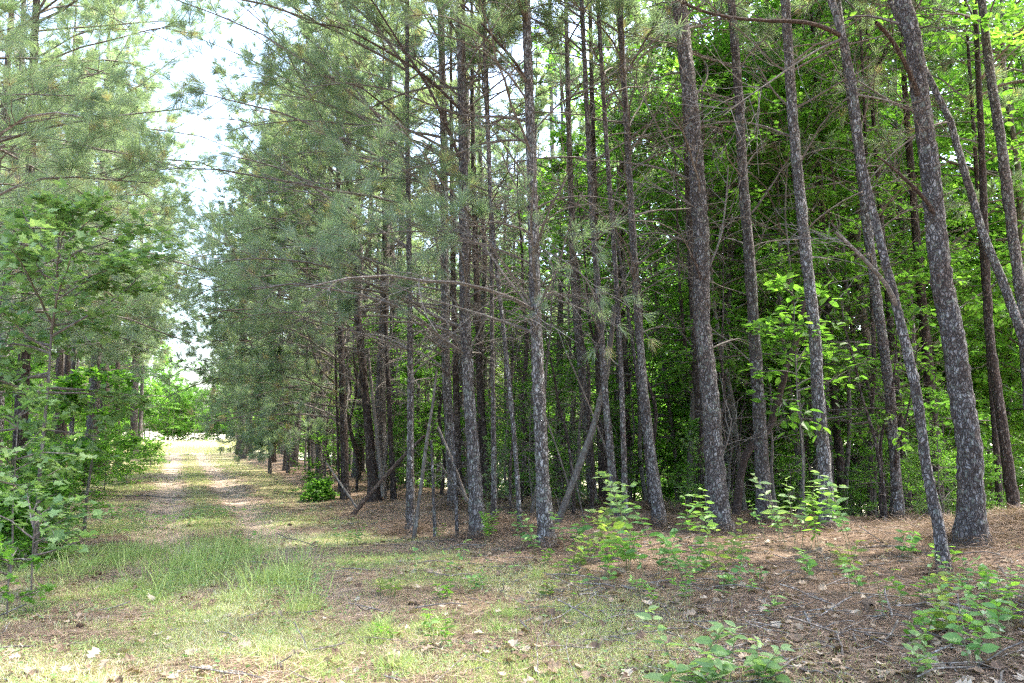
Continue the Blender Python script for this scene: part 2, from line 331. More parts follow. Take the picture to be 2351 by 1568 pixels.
def pine_crown(tf, Ht, r0, h0=2.2, live=8.0, nb=46, Lmax=3.0, side=None, near=1, seed=0, sec=7, dens=1.0, dead=.06):
    """tf(h array)->(n,3) trunk axis. one mesh: slot 0 twigs, slot 1 needles"""
    g = np.random.RandomState(seed+100); mb = MB()
    h = h0 + (Ht-.4-h0)*np.sort(g.rand(nb))**(.95 if side is None else 1.3); az = g.rand(nb)*2*math.pi
    k = (h-h0)/(Ht-h0)
    L = Lmax*(.55+.55*g.rand(nb))*np.where(k < .35, .75+.7*k, 1.0)*np.clip((1.02-k)/.45, .12, 1)
    lv = live + 1.2*g.normal(size=nb)
    if side is not None:
        az = np.where(g.rand(nb) < .45, side + 1.0*g.normal(size=nb), az)
        wgt = .5+.5*np.cos(az-side); L = L*(.45+.75*wgt); lv = lv - 4.8*wgt**2
    alive = h > lv
    el = np.where(alive, .35+.5*k, .45+.35*g.rand(nb))*(.6+.8*g.rand(nb)); el = np.where(k > .85, el+.35, el)
    D = np.stack([np.cos(az)*np.cos(el), np.sin(az)*np.cos(el), np.sin(el)], 1)
    P0 = tf(h); cv = np.stack([0*h, 0*h, -.35-.5*g.rand(nb)], 1); cv[k > .7] *= -.2
    K1 = 8; P = grow(P0, D, L, K1, cv, .26, g)
    rb = np.clip(.006+.0058*L, .007, .03)*(.8+.5*g.rand(nb))
    V, F = tubes(P, rb[:, None]*np.linspace(1, .25, K1)[None], 4 if near else 3); mb.add(V, F, 0)
    # second order
    q = np.repeat(np.arange(nb), sec); s = .18+.8*g.rand(nb*sec); sp, stn = along(P[q], s)
    roll = np.where(g.rand(len(q)) < .5, 0, math.pi)+.5*g.normal(size=len(q))
    D2 = side_dir(stn, .5+.5*g.rand(len(q)), roll); D2[:, 2] += .15*alive[q]
    L2 = L[q]*(.16+.3*g.rand(len(q)))*(1.15-.6*s); K2 = 5
    cv2 = np.zeros((len(q), 3)); cv2[:, 2] = np.where(alive[q], .35, -.35)
    P2 = grow(sp, D2, L2, K2, cv2, .3, g)
    rw = .0042 if near else .006
    V, F = tubes(P2, (rw+.3*rb[q]*.3)[:, None]*np.linspace(1, .5, K2)[None], 3); mb.add(V, F, 0)
    # third order
    te = 3 if near else 1
    q3 = np.repeat(np.arange(len(q)), te); s3 = .25+.7*g.rand(len(q3)); sp3, t3 = along(P2[q3], s3)
    D3 = side_dir(t3, .45+.6*g.rand(len(q3)), 6.28*g.rand(len(q3))); L3 = L2[q3]*(.25+.4*g.rand(len(q3)))
    P3 = grow(sp3, D3, L3, 4, np.array([[0, 0, .1]]), .3, g)
    V, F = tubes(P3, np.full((len(q3), 4), rw*.62)*np.linspace(1, .6, 4)[None], 3); mb.add(V, F, 0)
    # needles
    a2 = alive[q]; a3 = alive[q3//te*0+q[q3]] if False else alive[q[q3]]
    pos, dr = [], []
    def take(Pn, m, ss):
        for s_ in ss:
            p_, t_ = along(Pn[m], np.full(m.sum(), s_)); pos.append(p_); dr.append(t_)
    take(P2, a2, (1., .8) if dens < 1 else (1., .85, .65)); take(P3, a3, (1., .6)); take(P, alive, (1., .93))
    pos = np.concatenate(pos); dr = np.concatenate(dr)
    if dens < 1: m = g.rand(len(pos)) < dens; pos, dr = pos[m], dr[m]
    if near:
        m = g.rand(len(pos)) < .62; pos, dr = pos[m], dr[m]
    if near == 2: tufts(mb, pos, dr, 52, .22, .0052, dead)
    elif near: tufts(mb, pos, dr, 32, .21, .0095, dead)
    else: tufts(mb, pos, dr, 12, .22, .017, dead)
    return mb
def trunk_mb(P, Rd, S=14, rough=.05, seed=0):
    g = np.random.RandomState(seed); mb = MB(); V, F = tubes(P[None], Rd[None], S)
    ax = np.repeat(P, S, 0); d = V-ax; K = len(P)
    nz = rough*g.normal(size=(K, S)); nz = (nz+np.roll(nz, 1, 1)*.6)
    V = ax + d*(1+nz.reshape(-1, 1)); mb.add(V, F, 0)
    return mb
def resample(P, Rd, step):
    d = np.concatenate([[0], np.cumsum(np.linalg.norm(np.diff(P, axis=0), axis=1))]); n = max(4, int(d[-1]/step))
    s = np.linspace(0, d[-1], n)
    Q = np.stack([np.interp(s, d, P[:, i]) for i in range(3)], 1)
    for _ in range(2): Q[1:-1] = (Q[:-2]+2*Q[1:-1]+Q[2:])/4
    return Q, np.interp(s, d, Rd)
def axis_fn(Q):
    return lambda h: np.stack([np.interp(h, Q[:, 2], Q[:, 0]), np.interp(h, Q[:, 2], Q[:, 1]), h], 1)
def traced_axis(pts, base=None, total=16.0, seed=0):
    """pts (u,v,width) bottom to top; base depth from the ground unless given"""
    g = np.random.RandomState(seed)
    y = base if base else ground_hit(pts[0][0], pts[0][1])[1]
    P = np.array([PX(u, v, y) for u, v, w_ in pts]); Rd = np.array([w_*1024/2351/FPX*y*.5*.88 for u, v, w_ in pts])
    P[1:, 1] += np.cumsum(.06*g.normal(size=len(P)-1))
    gz = float(H(P[0, 0], P[0, 1])); 
    if base: P[0, 2] = gz
    P = np.vstack([[P[0, 0], P[0, 1], gz-.12], P[1:]]); 
    if total and P[-1, 2] < total-.5:
        sl = (P[-1]-P[-2])/(P[-1, 2]-P[-2, 2]); ex = []; h = P[-1, 2]; p = P[-1].copy(); r = Rd[-1]; n = 5
        for i in range(n):
            dz = (total-h)/n; sl = sl*.7; p = p + np.array([sl[0]*dz, sl[1]*dz, dz]); ex.append(p.copy())
        P = np.vstack([P, ex]); Rd = np.concatenate([Rd, r*np.linspace(.85, .1, n)])
    O = np.array([P[0, 0], P[0, 1], gz]); return P-O, Rd, O, y
SIDE = math.atan2(-PN[1], -PN[0])       # azimuth towards the track
TREES = []
def pine(label, pts, base=None, total=16.5, mat_='bark', h0=2.4, live=8.5, nb=44, Lmax=2.8, edge=False, near=1, limbs=(), seed=None, S=14, sec=7, dens=1.0, group=None, cat='pine tree', crown=True, dead=.06):
    seed = seed if seed is not None else len(TREES)*7+3
    P, Rd, O, y = traced_axis(pts, base, total, seed)
    Q, r = resample(P, Rd, .07 if near == 2 else .2); fl = np.exp(-np.maximum(Q[:, 2], 0)/.16)
    if near == 2: S = int(S*1.5)
    t = empty('pine_tree', O); tag(t, label, cat, group)
    trunk_mb(Q, r*(1+.4*fl), S, .055, seed).build('trunk', M[mat_], t, True)
    if crown:
        side = SIDE if edge == 'r' else (SIDE+math.pi if edge == 'l' else None)
        pine_crown(axis_fn(Q), Q[-1, 2], r[0], h0, live, nb, Lmax, side, near, seed, sec, dens, dead).build('crown', [M['twig'], M['needle']], t)
    for lm in limbs: limb(t, O, y, Q, seed=seed+len(TREES), **lm)
    TREES.append(t); return t
def limb(t, O, y, Q, pts, w=(8, 3), toward=0.0, m='twig', leafy=0, seed=0, S=6):
    """a limb traced in the photo, its tip 'toward' metres nearer than its tree"""
    n = len(pts); P = np.array([PX(u, v, y - toward*(i/(n-1))) for i, (u, v) in enumerate(pts)]) - O
    ax = axis_fn(Q)(np.array([P[0, 2]-.02]))[0]; P = np.vstack([ax, P[1:]]) if np.linalg.norm(ax-P[0]) < .5 else P
    wd = np.linspace(w[0]*.8, w[1]*.7, n)*1024/2351/FPX*y*.5
    Qp, r = resample(P, wd, .12); mb = trunk_mb(Qp, r, S, .06, seed)
    g = np.random.RandomState(seed); nt_ = int(len(Qp)*.7)+3
    s = .12+.86*g.rand(nt_); sp, tt = along(np.repeat(Qp[None], nt_, 0), s)
    D = side_dir(tt, .5+.5*g.rand(nt_), 6.28*g.rand(nt_)); L = .35+.6*g.rand(nt_)
    P2 = grow(sp, D, L, 5, np.array([[0, 0, .1]]), .3, g); V, F = tubes(P2, np.full((nt_, 5), .0055)*np.linspace(1, .5, 5), 3); mb.add(V, F, 0)
    q = np.repeat(np.arange(nt_), 2); sp, tt = along(P2[q], .3+.6*g.rand(len(q))); P3 = grow(sp, side_dir(tt, .6+.3*g.rand(len(q)), 6.28*g.rand(len(q))), .2+.25*g.rand(len(q)), 4, np.array([[0, 0, .1]]), .3, g)
    V, F = tubes(P3, np.full((len(q), 4), .0032), 3); mb.add(V, F, 0)
    if leafy:
        for PP in (P2, P3):
            m_ = s[np.arange(len(PP)) if PP is P2 else q] > 1-leafy
            tufts(mb, PP[m_][:, -1], nrm(PP[m_][:, -1]-PP[m_][:, -2]), 34, .2, .0042)
    mb.build('limb', [M[m], M['needle']], t)
# broadleaf -------------------------------------------------------------
def leafy_crown(tf, Ht, h0, Rm, nb=22, sec=8, lv=22, size=.09, mat_i=1, seed=0, droop=0.0, tmpl=LEAF, flat=.45, shape='dome', twr=.006):
    g = np.random.RandomState(seed+500); mb = MB()
    h = h0+(Ht-h0)*g.rand(nb)**.9; k = (h-h0)/(Ht-h0+1e-6); az = 6.283*g.rand(nb)
    L = Rm*(.6+.5*g.rand(nb))*(np.sqrt(np.clip(1-k**2*.85, .05, 1)) if shape == 'dome' else 1)
    el = .1+.75*k+.25*g.normal(size=nb)*.6
    D = np.stack([np.cos(az)*np.cos(el), np.sin(az)*np.cos(el), np.sin(el)], 1)
    P = grow(tf(h), D, L, 7, np.array([[0, 0, -.1-droop]]), .25, g)
    V, F = tubes(P, (.006+.008*L)[:, None]*np.linspace(1, .3, 7)[None], 4); mb.add(V, F, 0)
    q = np.repeat(np.arange(nb), sec); s = .2+.8*g.rand(len(q)); sp, tt = along(P[q], s)
    D2 = side_dir(tt, .5+.5*g.rand(len(q)), np.where(g.rand(len(q)) < .5, 0, math.pi)+.4*g.normal(size=len(q)))
    L2 = L[q]*(.2+.3*g.rand(len(q)))+.1; P2 = grow(sp, D2, L2, 5, np.array([[0, 0, -.15-droop]]), .3, g)
    V, F = tubes(P2, np.full((len(q), 5), twr)*np.linspace(1, .4, 5), 3); mb.add(V, F, 0)
    n = len(q)*lv; qq = np.repeat(np.arange(len(q)), lv); s = .1+.95*g.rand(n); s = np.minimum(s, 1); p, tt = along(P2[qq], s)
    Yd = nrm(tt*.6+rdir(n)*np.array([1, 1, .35])); p = p + Yd*.25*size + .35*size*rs.normal(size=(n, 3))*np.array([1, 1, .5])
    Xv, Yv, Zv = frames(Yd, jitter=flat); sc_ = size*(.65+.6*rs.rand(n))
    ct = .25+.5*g.rand(len(q)); inst(*tmpl, p, Xv, Yv, Zv, sc_, mb, mat_i, np.clip(ct[qq]+.35*(rs.rand(n)-.5), 0, 1))
    return mb
def simple_axis(Ht, lean=(0, 0), wob=.12, seed=0, n=9):
    g = np.random.RandomState(seed); z = np.linspace(-.1, Ht, n); P = np.stack([lean[0]*z, lean[1]*z, z], 1)
    P[1:, :2] += np.cumsum(wob*g.normal(size=(n-1, 2))*Ht/30, 0); return P
# ------------------------------------------------------------------ traced pines
exec_list = []
RED = 'bark_brown'
# -- front row right of the track, from left to right
pine('straight slender purplish pine beside a pale leaning pole, left end of the front row',
     [(942, 1226, 24), (940, 1050, 19), (940, 850, 16), (936, 536, 14), (934, 250, 12), (935, 0, 11)], edge='r', h0=2.2, live=7.6, nb=66, Lmax=3.6, near=2)
pine('tall grey scaly pine with long bare limbs arching left, right of the slender purplish pine',
     [(1098, 1236, 43), (1090, 1100, 35), (1075, 900, 30), (1067, 700, 28), (1065, 536, 27), (1062, 300, 25), (1056, 0, 23)], edge='r', h0=2.6, live=8.4, nb=66, Lmax=3.9, near=2,
     limbs=[dict(pts=[(1050, 547), (960, 517), (860, 482), (760, 452), (640, 430)], w=(7, 3), toward=.8),
            dict(pts=[(1048, 440), (960, 412), (860, 407), (740, 425), (660, 400)], w=(6, 3), toward=.5),
            dict(pts=[(1057, 378), (1030, 300), (985, 200), (930, 120), (880, 40), (840, -20)], w=(10, 5), toward=.8, m='twig_red'),
            dict(pts=[(1050, 250), (985, 180), (930, 142), (850, 95), (785, 62), (700, 50)], w=(9, 4), toward=1.0, m='twig_red'),
            dict(pts=[(1048, 260), (1000, 245), (900, 205), (800, 190), (700, 200)], w=(6, 3), toward=1.2),
            dict(pts=[(1070, 253), (1120, 210), (1183, 160), (1230, 110)], w=(6, 4), toward=.4),
            dict(pts=[(1047, 82), (1025, 40), (1006, 0), (985, -60)], w=(10, 6), toward=.6, m='twig_red'),
            dict(pts=[(1062, 712), (1045, 690), (1022, 678)], w=(6, 4), toward=.5)])
pine('thick grey plated pine with leafy seedlings round its foot, near the middle',
     [(1256, 1256, 45), (1246, 1100, 35), (1236, 900, 32), (1228, 700, 30), (1225, 536, 29), (1218, 300, 26), (1209, 0, 23)], edge='r', h0=2.6, live=8.2, nb=64, Lmax=3.4, near=2,
     limbs=[dict(pts=[(1200, 181), (1175, 130), (1142, 96), (1095, 40), (1047, -5)], w=(10, 6), toward=.6, m='twig_red', leafy=.6),
            dict(pts=[(1210, 228), (1165, 165), (1110, 115), (1040, 85), (980, 76), (930, 45)], w=(7, 3), toward=.9),
            dict(pts=[(1212, 330), (1140, 282), (1060, 250)], w=(6, 3), toward=.7),
            dict(pts=[(1212, 498), (1180, 420), (1150, 350)], w=(6, 4), toward=.3),
            dict(pts=[(1222, 560), (1300, 600), (1370, 660)], w=(5, 2), toward=1.2, leafy=.8),
            dict(pts=[(1222, 300), (1290, 230), (1380, 190), (1480, 110), (1620, 0)], w=(6, 3), toward=1.5)])
pine('thin lichen-grey trunk just right of the second thick front trunk', [(1135, 1202, 17), (1133, 1000, 13), (1130, 800, 12), (1128, 536, 11), (1120, 250, 10), (1112, 0, 9)], total=13, nb=30, Lmax=1.8, live=9)
pine('slim grey trunk leaning left between the two thickest front pines', [(1196, 1222, 13), (1185, 1050, 12), (1169, 877, 12), (1145, 658, 11), (1132, 536, 10), (1120, 330, 9)], total=12, nb=28, Lmax=1.6, live=9)
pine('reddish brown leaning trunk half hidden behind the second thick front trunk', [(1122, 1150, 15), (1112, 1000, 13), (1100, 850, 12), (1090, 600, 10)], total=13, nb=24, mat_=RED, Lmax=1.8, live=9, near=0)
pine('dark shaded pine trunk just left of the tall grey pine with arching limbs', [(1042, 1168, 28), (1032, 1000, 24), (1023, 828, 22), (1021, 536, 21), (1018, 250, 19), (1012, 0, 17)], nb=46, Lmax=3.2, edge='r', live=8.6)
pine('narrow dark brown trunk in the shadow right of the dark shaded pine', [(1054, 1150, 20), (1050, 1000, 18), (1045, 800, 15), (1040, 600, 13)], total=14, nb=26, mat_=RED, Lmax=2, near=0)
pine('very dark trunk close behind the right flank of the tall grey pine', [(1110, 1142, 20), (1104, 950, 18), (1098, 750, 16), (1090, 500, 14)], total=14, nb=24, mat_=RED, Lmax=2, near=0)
pine('slim straight grey trunk rising right of the thick plated pine', [(1303, 1136, 17), (1294, 980, 15), (1281, 809, 14), (1272, 536, 13), (1265, 200, 11), (1262, 0, 10)], total=15, nb=34, Lmax=2, live=8.5)
pine('broad dark trunk behind the diagonal leaning log', [(1362, 1164, 25), (1350, 1000, 24), (1335, 828, 22), (1320, 633, 19), (1312, 400, 16)], nb=36, Lmax=2.4, near=0)
pine('broad blackish trunk right behind where the leaning log crosses', [(1388, 1154, 28), (1383, 1000, 25), (1378, 850, 21), (1372, 650, 18)], nb=30, mat_=RED, Lmax=2.4, near=0)
pine('medium grey trunk bending slightly left, just right of the leaning log', [(1415, 1208, 22), (1403, 1050, 19), (1391, 926, 18), (1380, 750, 17), (1372, 633, 16), (1364, 536, 15), (1350, 250, 13), (1338, 0, 12)], nb=40, Lmax=2.3, live=8.3)
pine('slim light grey trunk paired close with the medium grey trunk', [(1437, 1208, 17), (1432, 1000, 15), (1428, 828, 14), (1416, 633, 13), (1411, 536, 13), (1392, 300, 12), (1372, 0, 11)], nb=36, Lmax=2.3, live=8.3)
pine('stout dark grey trunk flaring at its foot, leaning left up past the thin pale leaner', [(1518, 1208, 33), (1500, 1050, 26), (1481, 877, 22), (1464, 633, 20), (1459, 536, 19), (1441, 200, 17), (1428, 0, 16)], nb=42, Lmax=2.6, live=8.3)
pine('thin pale sapling trunk leaning left against the stout dark grey trunk', [(1495, 1172, 9), (1478, 1000, 8), (1457, 828, 8), (1423, 585, 7), (1410, 480, 6)], total=None, nb=10, h0=3, Lmax=1.0, live=99, cat='dead tree')
pine('big rugged grey pine with very scaly bark, thickest trunk right of the centre',
     [(1653, 1220, 60), (1643, 1080, 50), (1631, 926, 46), (1614, 731, 43), (1609, 536, 41), (1592, 330, 40), (1578, 180, 39), (1562, 0, 37)], total=18, nb=36, Lmax=2.4, live=8.6, near=2, S=20,
     limbs=[dict(pts=[(1628, 677), (1610, 630), (1597, 604), (1582, 575)], w=(10, 5), toward=.3, m='twig_red'),
            dict(pts=[(1625, 640), (1640, 590), (1658, 536), (1668, 450), (1672, 380)], w=(8, 4), toward=.2),
            dict(pts=[(1585, 400), (1530, 330), (1480, 230), (1440, 150)], w=(7, 3), toward=.4),
            dict(pts=[(1590, 480), (1530, 440), (1480, 410)], w=(6, 3), toward=.3),
            dict(pts=[(1642, 1060), (1665, 1040), (1676, 1000), (1680, 960)], w=(5, 4), toward=.3)])
pine('dark trunk standing tight behind the left side of the big rugged grey pine', [(1618, 1170, 26), (1610, 1020, 24), (1601, 877, 22), (1590, 700, 20), (1575, 400, 17)], nb=34, mat_=RED, near=0, Lmax=2.4)
pine('dim brown trunk just right of the big rugged grey pine', [(1688, 1168, 22), (1684, 1000, 20), (1676, 800, 18), (1665, 600, 16)], nb=28, mat_=RED, near=0, Lmax=2.4)
pine('thick brown-grey pine behind the curved reddish limb', [(1758, 1200, 44), (1748, 1050, 36), (1738, 877, 32), (1728, 750, 30), (1719, 609, 28), (1700, 400, 26), (1690, 250, 24), (1670, 0, 21)], nb=32, Lmax=2.1, live=8.8, S=16,
     limbs=[dict(pts=[(1700, 400), (1730, 350), (1760, 330)], w=(5, 3)), dict(pts=[(1680, 180), (1720, 120), (1790, 60), (1850, 10)], w=(6, 3), toward=.5)])
pine('dark straight pine with brown bark, between the curved reddish tree and the pale leaning pine', [(1900, 1216, 42), (1890, 1060, 34), (1880, 926, 31), (1866, 800, 30), (1855, 731, 29), (1838, 536, 28), (1815, 300, 27), (1795, 0, 25)], nb=32, Lmax=2.1, live=9, S=16,
     limbs=[dict(pts=[(1815, 256), (1790, 228), (1762, 191), (1740, 150)], w=(7, 4), toward=.3), dict(pts=[(1828, 256), (1860, 232), (1895, 208), (1943, 181), (2000, 150)], w=(7, 3), toward=.5)])
pine('dark leaning pine passing behind the top of the pale slender front trunk', [(2066, 1258, 34), (2055, 1080, 27), (2041, 877, 25), (2021, 731, 25), (1997, 536, 24), (1980, 380, 23), (1962, 200, 21), (1935, 0, 19)], base=13.4, nb=28, Lmax=1.9, live=9)
pine('pale slender pine leaning left in front of the others, foot nearest to the camera',
     [(2170, 1320, 36), (2160, 1220, 29), (2138, 1073, 26), (2118, 960, 25), (2099, 877, 25), (2065, 706, 23), (2031, 536, 22), (1990, 380, 22), (1960, 200, 21), (1930, 90, 20), (1900, 0, 18), (1885, -80, 16)], nb=26, h0=6.5, Lmax=2.2, live=9, near=2, S=16,
     limbs=[dict(pts=[(1929, 85), (1892, 61), (1840, 48), (1772, 48), (1704, 44), (1636, 34), (1567, 8), (1520, -25)], w=(14, 7), toward=1.0, m='twig_red', S=8, leafy=.3),
            dict(pts=[(1922, 90), (1880, 112), (1820, 150), (1780, 180), (1720, 220), (1660, 265)], w=(9, 3), toward=.9),
            dict(pts=[(2062, 702), (2040, 655), (2000, 612), (1960, 570), (1918, 533)], w=(14, 9), toward=.3, S=8),
            dict(pts=[(1985, 210), (2040, 230), (2100, 250)], w=(6, 3), toward=-.3)])
pine('massive dark scaly pine rooted in the needle bank, widest trunk at the right',
     [(2228, 1244, 70), (2220, 1120, 60), (2211, 1024, 58), (2195, 900, 56), (2177, 780, 55), (2160, 650, 52), (2148, 536, 50), (2125, 380, 47), (2106, 240, 44), (2080, 100, 41), (2058, 0, 38)], total=18, nb=32, h0=6, Lmax=2.5, live=9.2, near=2, S=22,
     limbs=[dict(pts=[(2112, 240), (2090, 171), (2056, 99), (2011, 51)], w=(17, 11), toward=.9, m='twig_red', S=8),
            dict(pts=[(2090, 262), (2069, 249), (2011, 212), (1967, 184)], w=(9, 5), toward=.2),
            dict(pts=[(2165, 535), (2150, 490), (2110, 440), (2063, 396), (2015, 359)], w=(17, 6), toward=.5, S=8, m='twig_red')])
pine('slender grey pine bending out of the right edge of the view', [(2440, 1330, 26), (2405, 960, 24), (2351, 760, 23), (2320, 650, 22), (2275, 536, 20), (2230, 400, 18), (2190, 270, 17), (2135, 135, 16), (2085, 30, 15), (2060, -60, 13)], base=10.6, nb=24, h0=6.5, Lmax=2.4, live=9, near=2,
     limbs=[dict(pts=[(2195, 268), (2130, 290), (2050, 350), (1990, 420)], w=(7, 3), toward=.5)])
pine('dark upright pine climbing up the top right corner', [(2375, 1240, 30), (2362, 950, 28), (2345, 700, 27), (2326, 535, 27), (2302, 307, 25), (2285, 171, 23), (2266, 0, 20)], base=13.2, nb=30, h0=6.5, Lmax=2.6, live=9.5,
     limbs=[dict(pts=[(2270, 40), (2200, 30), (2120, 35), (2000, 5)], w=(5, 3), toward=.5)])
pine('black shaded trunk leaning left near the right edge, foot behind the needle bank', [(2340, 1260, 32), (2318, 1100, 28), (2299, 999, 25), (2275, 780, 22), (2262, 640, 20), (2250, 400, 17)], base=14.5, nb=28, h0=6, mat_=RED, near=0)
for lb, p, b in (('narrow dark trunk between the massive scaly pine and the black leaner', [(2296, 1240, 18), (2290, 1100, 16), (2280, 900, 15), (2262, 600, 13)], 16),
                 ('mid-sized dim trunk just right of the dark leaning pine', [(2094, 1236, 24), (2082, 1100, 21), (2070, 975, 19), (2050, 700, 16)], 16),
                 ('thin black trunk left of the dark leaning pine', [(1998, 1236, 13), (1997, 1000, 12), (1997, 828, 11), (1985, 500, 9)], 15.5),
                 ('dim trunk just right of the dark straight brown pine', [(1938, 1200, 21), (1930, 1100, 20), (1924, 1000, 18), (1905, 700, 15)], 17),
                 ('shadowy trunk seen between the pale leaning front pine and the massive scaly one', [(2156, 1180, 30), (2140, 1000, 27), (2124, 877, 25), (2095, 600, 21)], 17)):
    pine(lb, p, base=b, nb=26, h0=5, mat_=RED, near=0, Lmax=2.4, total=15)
# -- left half of the stand, edge trees further down the track
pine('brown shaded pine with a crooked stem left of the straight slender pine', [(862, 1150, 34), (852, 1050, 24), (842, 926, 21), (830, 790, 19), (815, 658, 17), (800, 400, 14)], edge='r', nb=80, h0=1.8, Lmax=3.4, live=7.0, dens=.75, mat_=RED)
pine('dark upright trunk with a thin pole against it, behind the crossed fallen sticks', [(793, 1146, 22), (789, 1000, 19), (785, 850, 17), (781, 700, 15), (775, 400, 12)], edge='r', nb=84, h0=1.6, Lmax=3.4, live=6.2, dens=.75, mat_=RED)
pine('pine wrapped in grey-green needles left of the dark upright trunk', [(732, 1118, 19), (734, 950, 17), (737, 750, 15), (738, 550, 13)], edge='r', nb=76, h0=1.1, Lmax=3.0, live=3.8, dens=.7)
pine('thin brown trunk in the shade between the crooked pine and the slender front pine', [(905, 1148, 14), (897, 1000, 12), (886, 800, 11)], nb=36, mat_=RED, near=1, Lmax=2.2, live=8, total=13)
pine('slim twin-like trunk left of the needle-wrapped pine, nearer the track', [(713, 1122, 9), (711, 1000, 8), (708, 850, 7)], nb=70, total=11, edge='r', Lmax=2.4, live=3.4, h0=1.0)
pine('small pine with soft low needles over the grassy verge', [(661, 1086, 9), (662, 950, 8), (664, 800, 7)], nb=66, total=12, edge='r', Lmax=2.6, live=3.2, h0=1.0, dens=.75)
pine('slender grey pine standing alone on the verge left of the small soft pine', [(620, 1088, 9), (620, 1000, 8), (621, 850, 7)], nb=64, total=12.5, edge='r', Lmax=3.2, live=3.4, h0=1.8)
pine('double-stemmed looking pine at the far end of the right-hand row', [(557, 1053, 17), (556, 950, 15), (556, 850, 13), (555, 700, 11)], nb=64, total=17, edge='r', Lmax=2.6, live=5.6, h0=3.4)
pine('narrow dark pine touching the far pine at the end of the right-hand row', [(577, 1050, 9), (577, 950, 8), (578, 850, 7)], nb=50, total=15, edge='r', Lmax=2.2, live=6, h0=3.6)
pine('tall far pine behind the end of the right-hand row', [(604, 1035, 12), (604, 900, 10)], base=58, nb=60, total=19, edge='r', Lmax=3, live=6, h0=4, near=0)
# -- left of the track
pine('thick grey pine in the left row with a dark knot low on its trunk', [(208, 1085, 33), (212, 1000, 29), (219, 877, 25), (226, 640, 22)], base=27, nb=60, total=18, edge='l', Lmax=3.7, live=6, h0=4, mat_='bark')
pine('reddish pine trunk behind the thick grey pine of the left row', [(240, 1062, 24), (240, 950, 22), (238, 800, 19)], base=32, nb=50, total=18, edge='l', Lmax=3.2, live=6.5, h0=4.4, mat_=RED)
pine('slim dark trunk in the left row between the reddish pine and the far grey pine', [(273, 1062, 14), (274, 950, 12), (276, 800, 10)], base=36, nb=50, total=17, edge='l', Lmax=2.8, live=7, h0=4.5, mat_=RED)
pine('grey pine at the far end of the left row, beside the sunlit clearing', [(308, 1052, 20), (310, 950, 18), (313, 843, 17), (320, 700, 14)], base=44, nb=44, total=18, edge='l', Lmax=2.7, live=9, h0=6)
pine('leaning thin pine just right of the far grey pine of the left row', [(318, 1045, 10), (322, 950, 9), (326, 850, 8)], base=47, nb=34, total=16, edge='l', Lmax=2.4, live=9, h0=6)
pine('thick dark pine at the left edge behind the leafy maple sapling', [(42, 1168, 40), (44, 1050, 34), (50, 900, 31), (62, 640, 27), (70, 300, 23)], nb=64, total=18, edge='l', Lmax=4.4, live=5.4, h0=3.4, mat_=RED, near=2)
pine('paired pale trunk standing low in the left row beside shrubs', [(166, 1080, 12), (167, 1000, 11), (168, 900, 10)], base=25, nb=46, total=14, edge='l', Lmax=3.2, live=6, h0=4)
pine('brown trunk behind the maple leaves, left of the paired pale trunk', [(133, 1095, 20), (134, 1000, 18), (137, 850, 16)], base=23, nb=56, total=17, edge='l', Lmax=3.8, live=5.5, h0=3.6, mat_=RED)
# pines standing just outside the view whose limbs reach in, and unseen ones at the right added to shade the track
def off_pine(x, y, label, total, **kw):
    z = float(H(x, y)); O = np.array([x, y, z]); sd_ = int(abs(x*31+y*17))
    P = simple_axis(total, seed=sd_); Q, r = resample(P, np.linspace(.19, .03, len(P)), .25)
    t = empty('pine_tree', O); tag(t, label, 'pine tree')
    trunk_mb(Q, r*(1+.3*np.exp(-np.maximum(Q[:, 2], 0)/.2)), 12, .045, sd_).build('trunk', M['bark'], t, True)
    pine_crown(axis_fn(Q), total, .18, seed=sd_, **kw).build('crown', [M['twig'], M['needle']], t)
    return t
off_pine(-8.3, 10.6, 'near pine outside the left edge, its needled limbs filling the top left corner', 18, h0=2.8, live=4.6, nb=84, Lmax=4.6, side=SIDE+math.pi, near=2, sec=9)
off_pine(-10.0, 13.4, 'pine at the left edge whose upper limbs hang behind the top left needles', 18, h0=3.0, live=5.0, nb=76, Lmax=4.4, side=SIDE+math.pi, near=2, sec=8)
for i, (x, y) in enumerate(((5.2, 2.0), (8.5, 5.5), (9.5, 1.0), (12.5, 7.5), (6.5, -2.0), (10.5, 10.2), (13.5, 3.5), (4.5, 5.6), (3.5, -1.5), (9.0, -3.0), (12.5, -1.0), (15.0, 6.5), (16.5, 2.5), (3.0, -5.0), (7.5, 2.8), (11.5, 5.0))):
    if i == 7: continue
    tag(off_pine(x, y, 'unseen pine outside the right edge of the view, added for its shade', 18, h0=7.5, live=8.5, nb=100, Lmax=3.8, near=0, sec=9), group='unseen shade pines added outside the right edge')
# ------------------------------------------------------------------ plantation behind: shared meshes, each tree its own object
VAR = []
for i in range(7):
    Ht = [15.5, 17, 18, 16.5, 17.5, 14.5, 18.5][i]; P = simple_axis(Ht, ((i % 3-1)*.02, (i % 2)*.02), .16, i+40)
    Q, r = resample(P, np.linspace([.10, .13, .15, .12, .14, .09, .16][i], .02, len(P)), .35)
    tm = trunk_mb(Q, r*(1+.25*np.exp(-np.maximum(Q[:, 2], 0)/.25)), 9, .04, i).mesh('trunk', M[RED if i % 2 else 'bark'], True)
    cm = pine_crown(axis_fn(Q), Ht, .12, 2.6, 8.6, 56, 2.5, None, 0, i+900, 7).mesh('crown', [M['twig'], M['needle']])
    em = pine_crown(axis_fn(Q), Ht, .12, 2.4, 5.4, 54, 2.7, None, 0, i+950, 7, .75, .05).mesh('crown', [M['twig'], M['needle']])
    VAR.append((tm, cm, em))
placed = [tuple(t.location[:2]) for t in TREES]
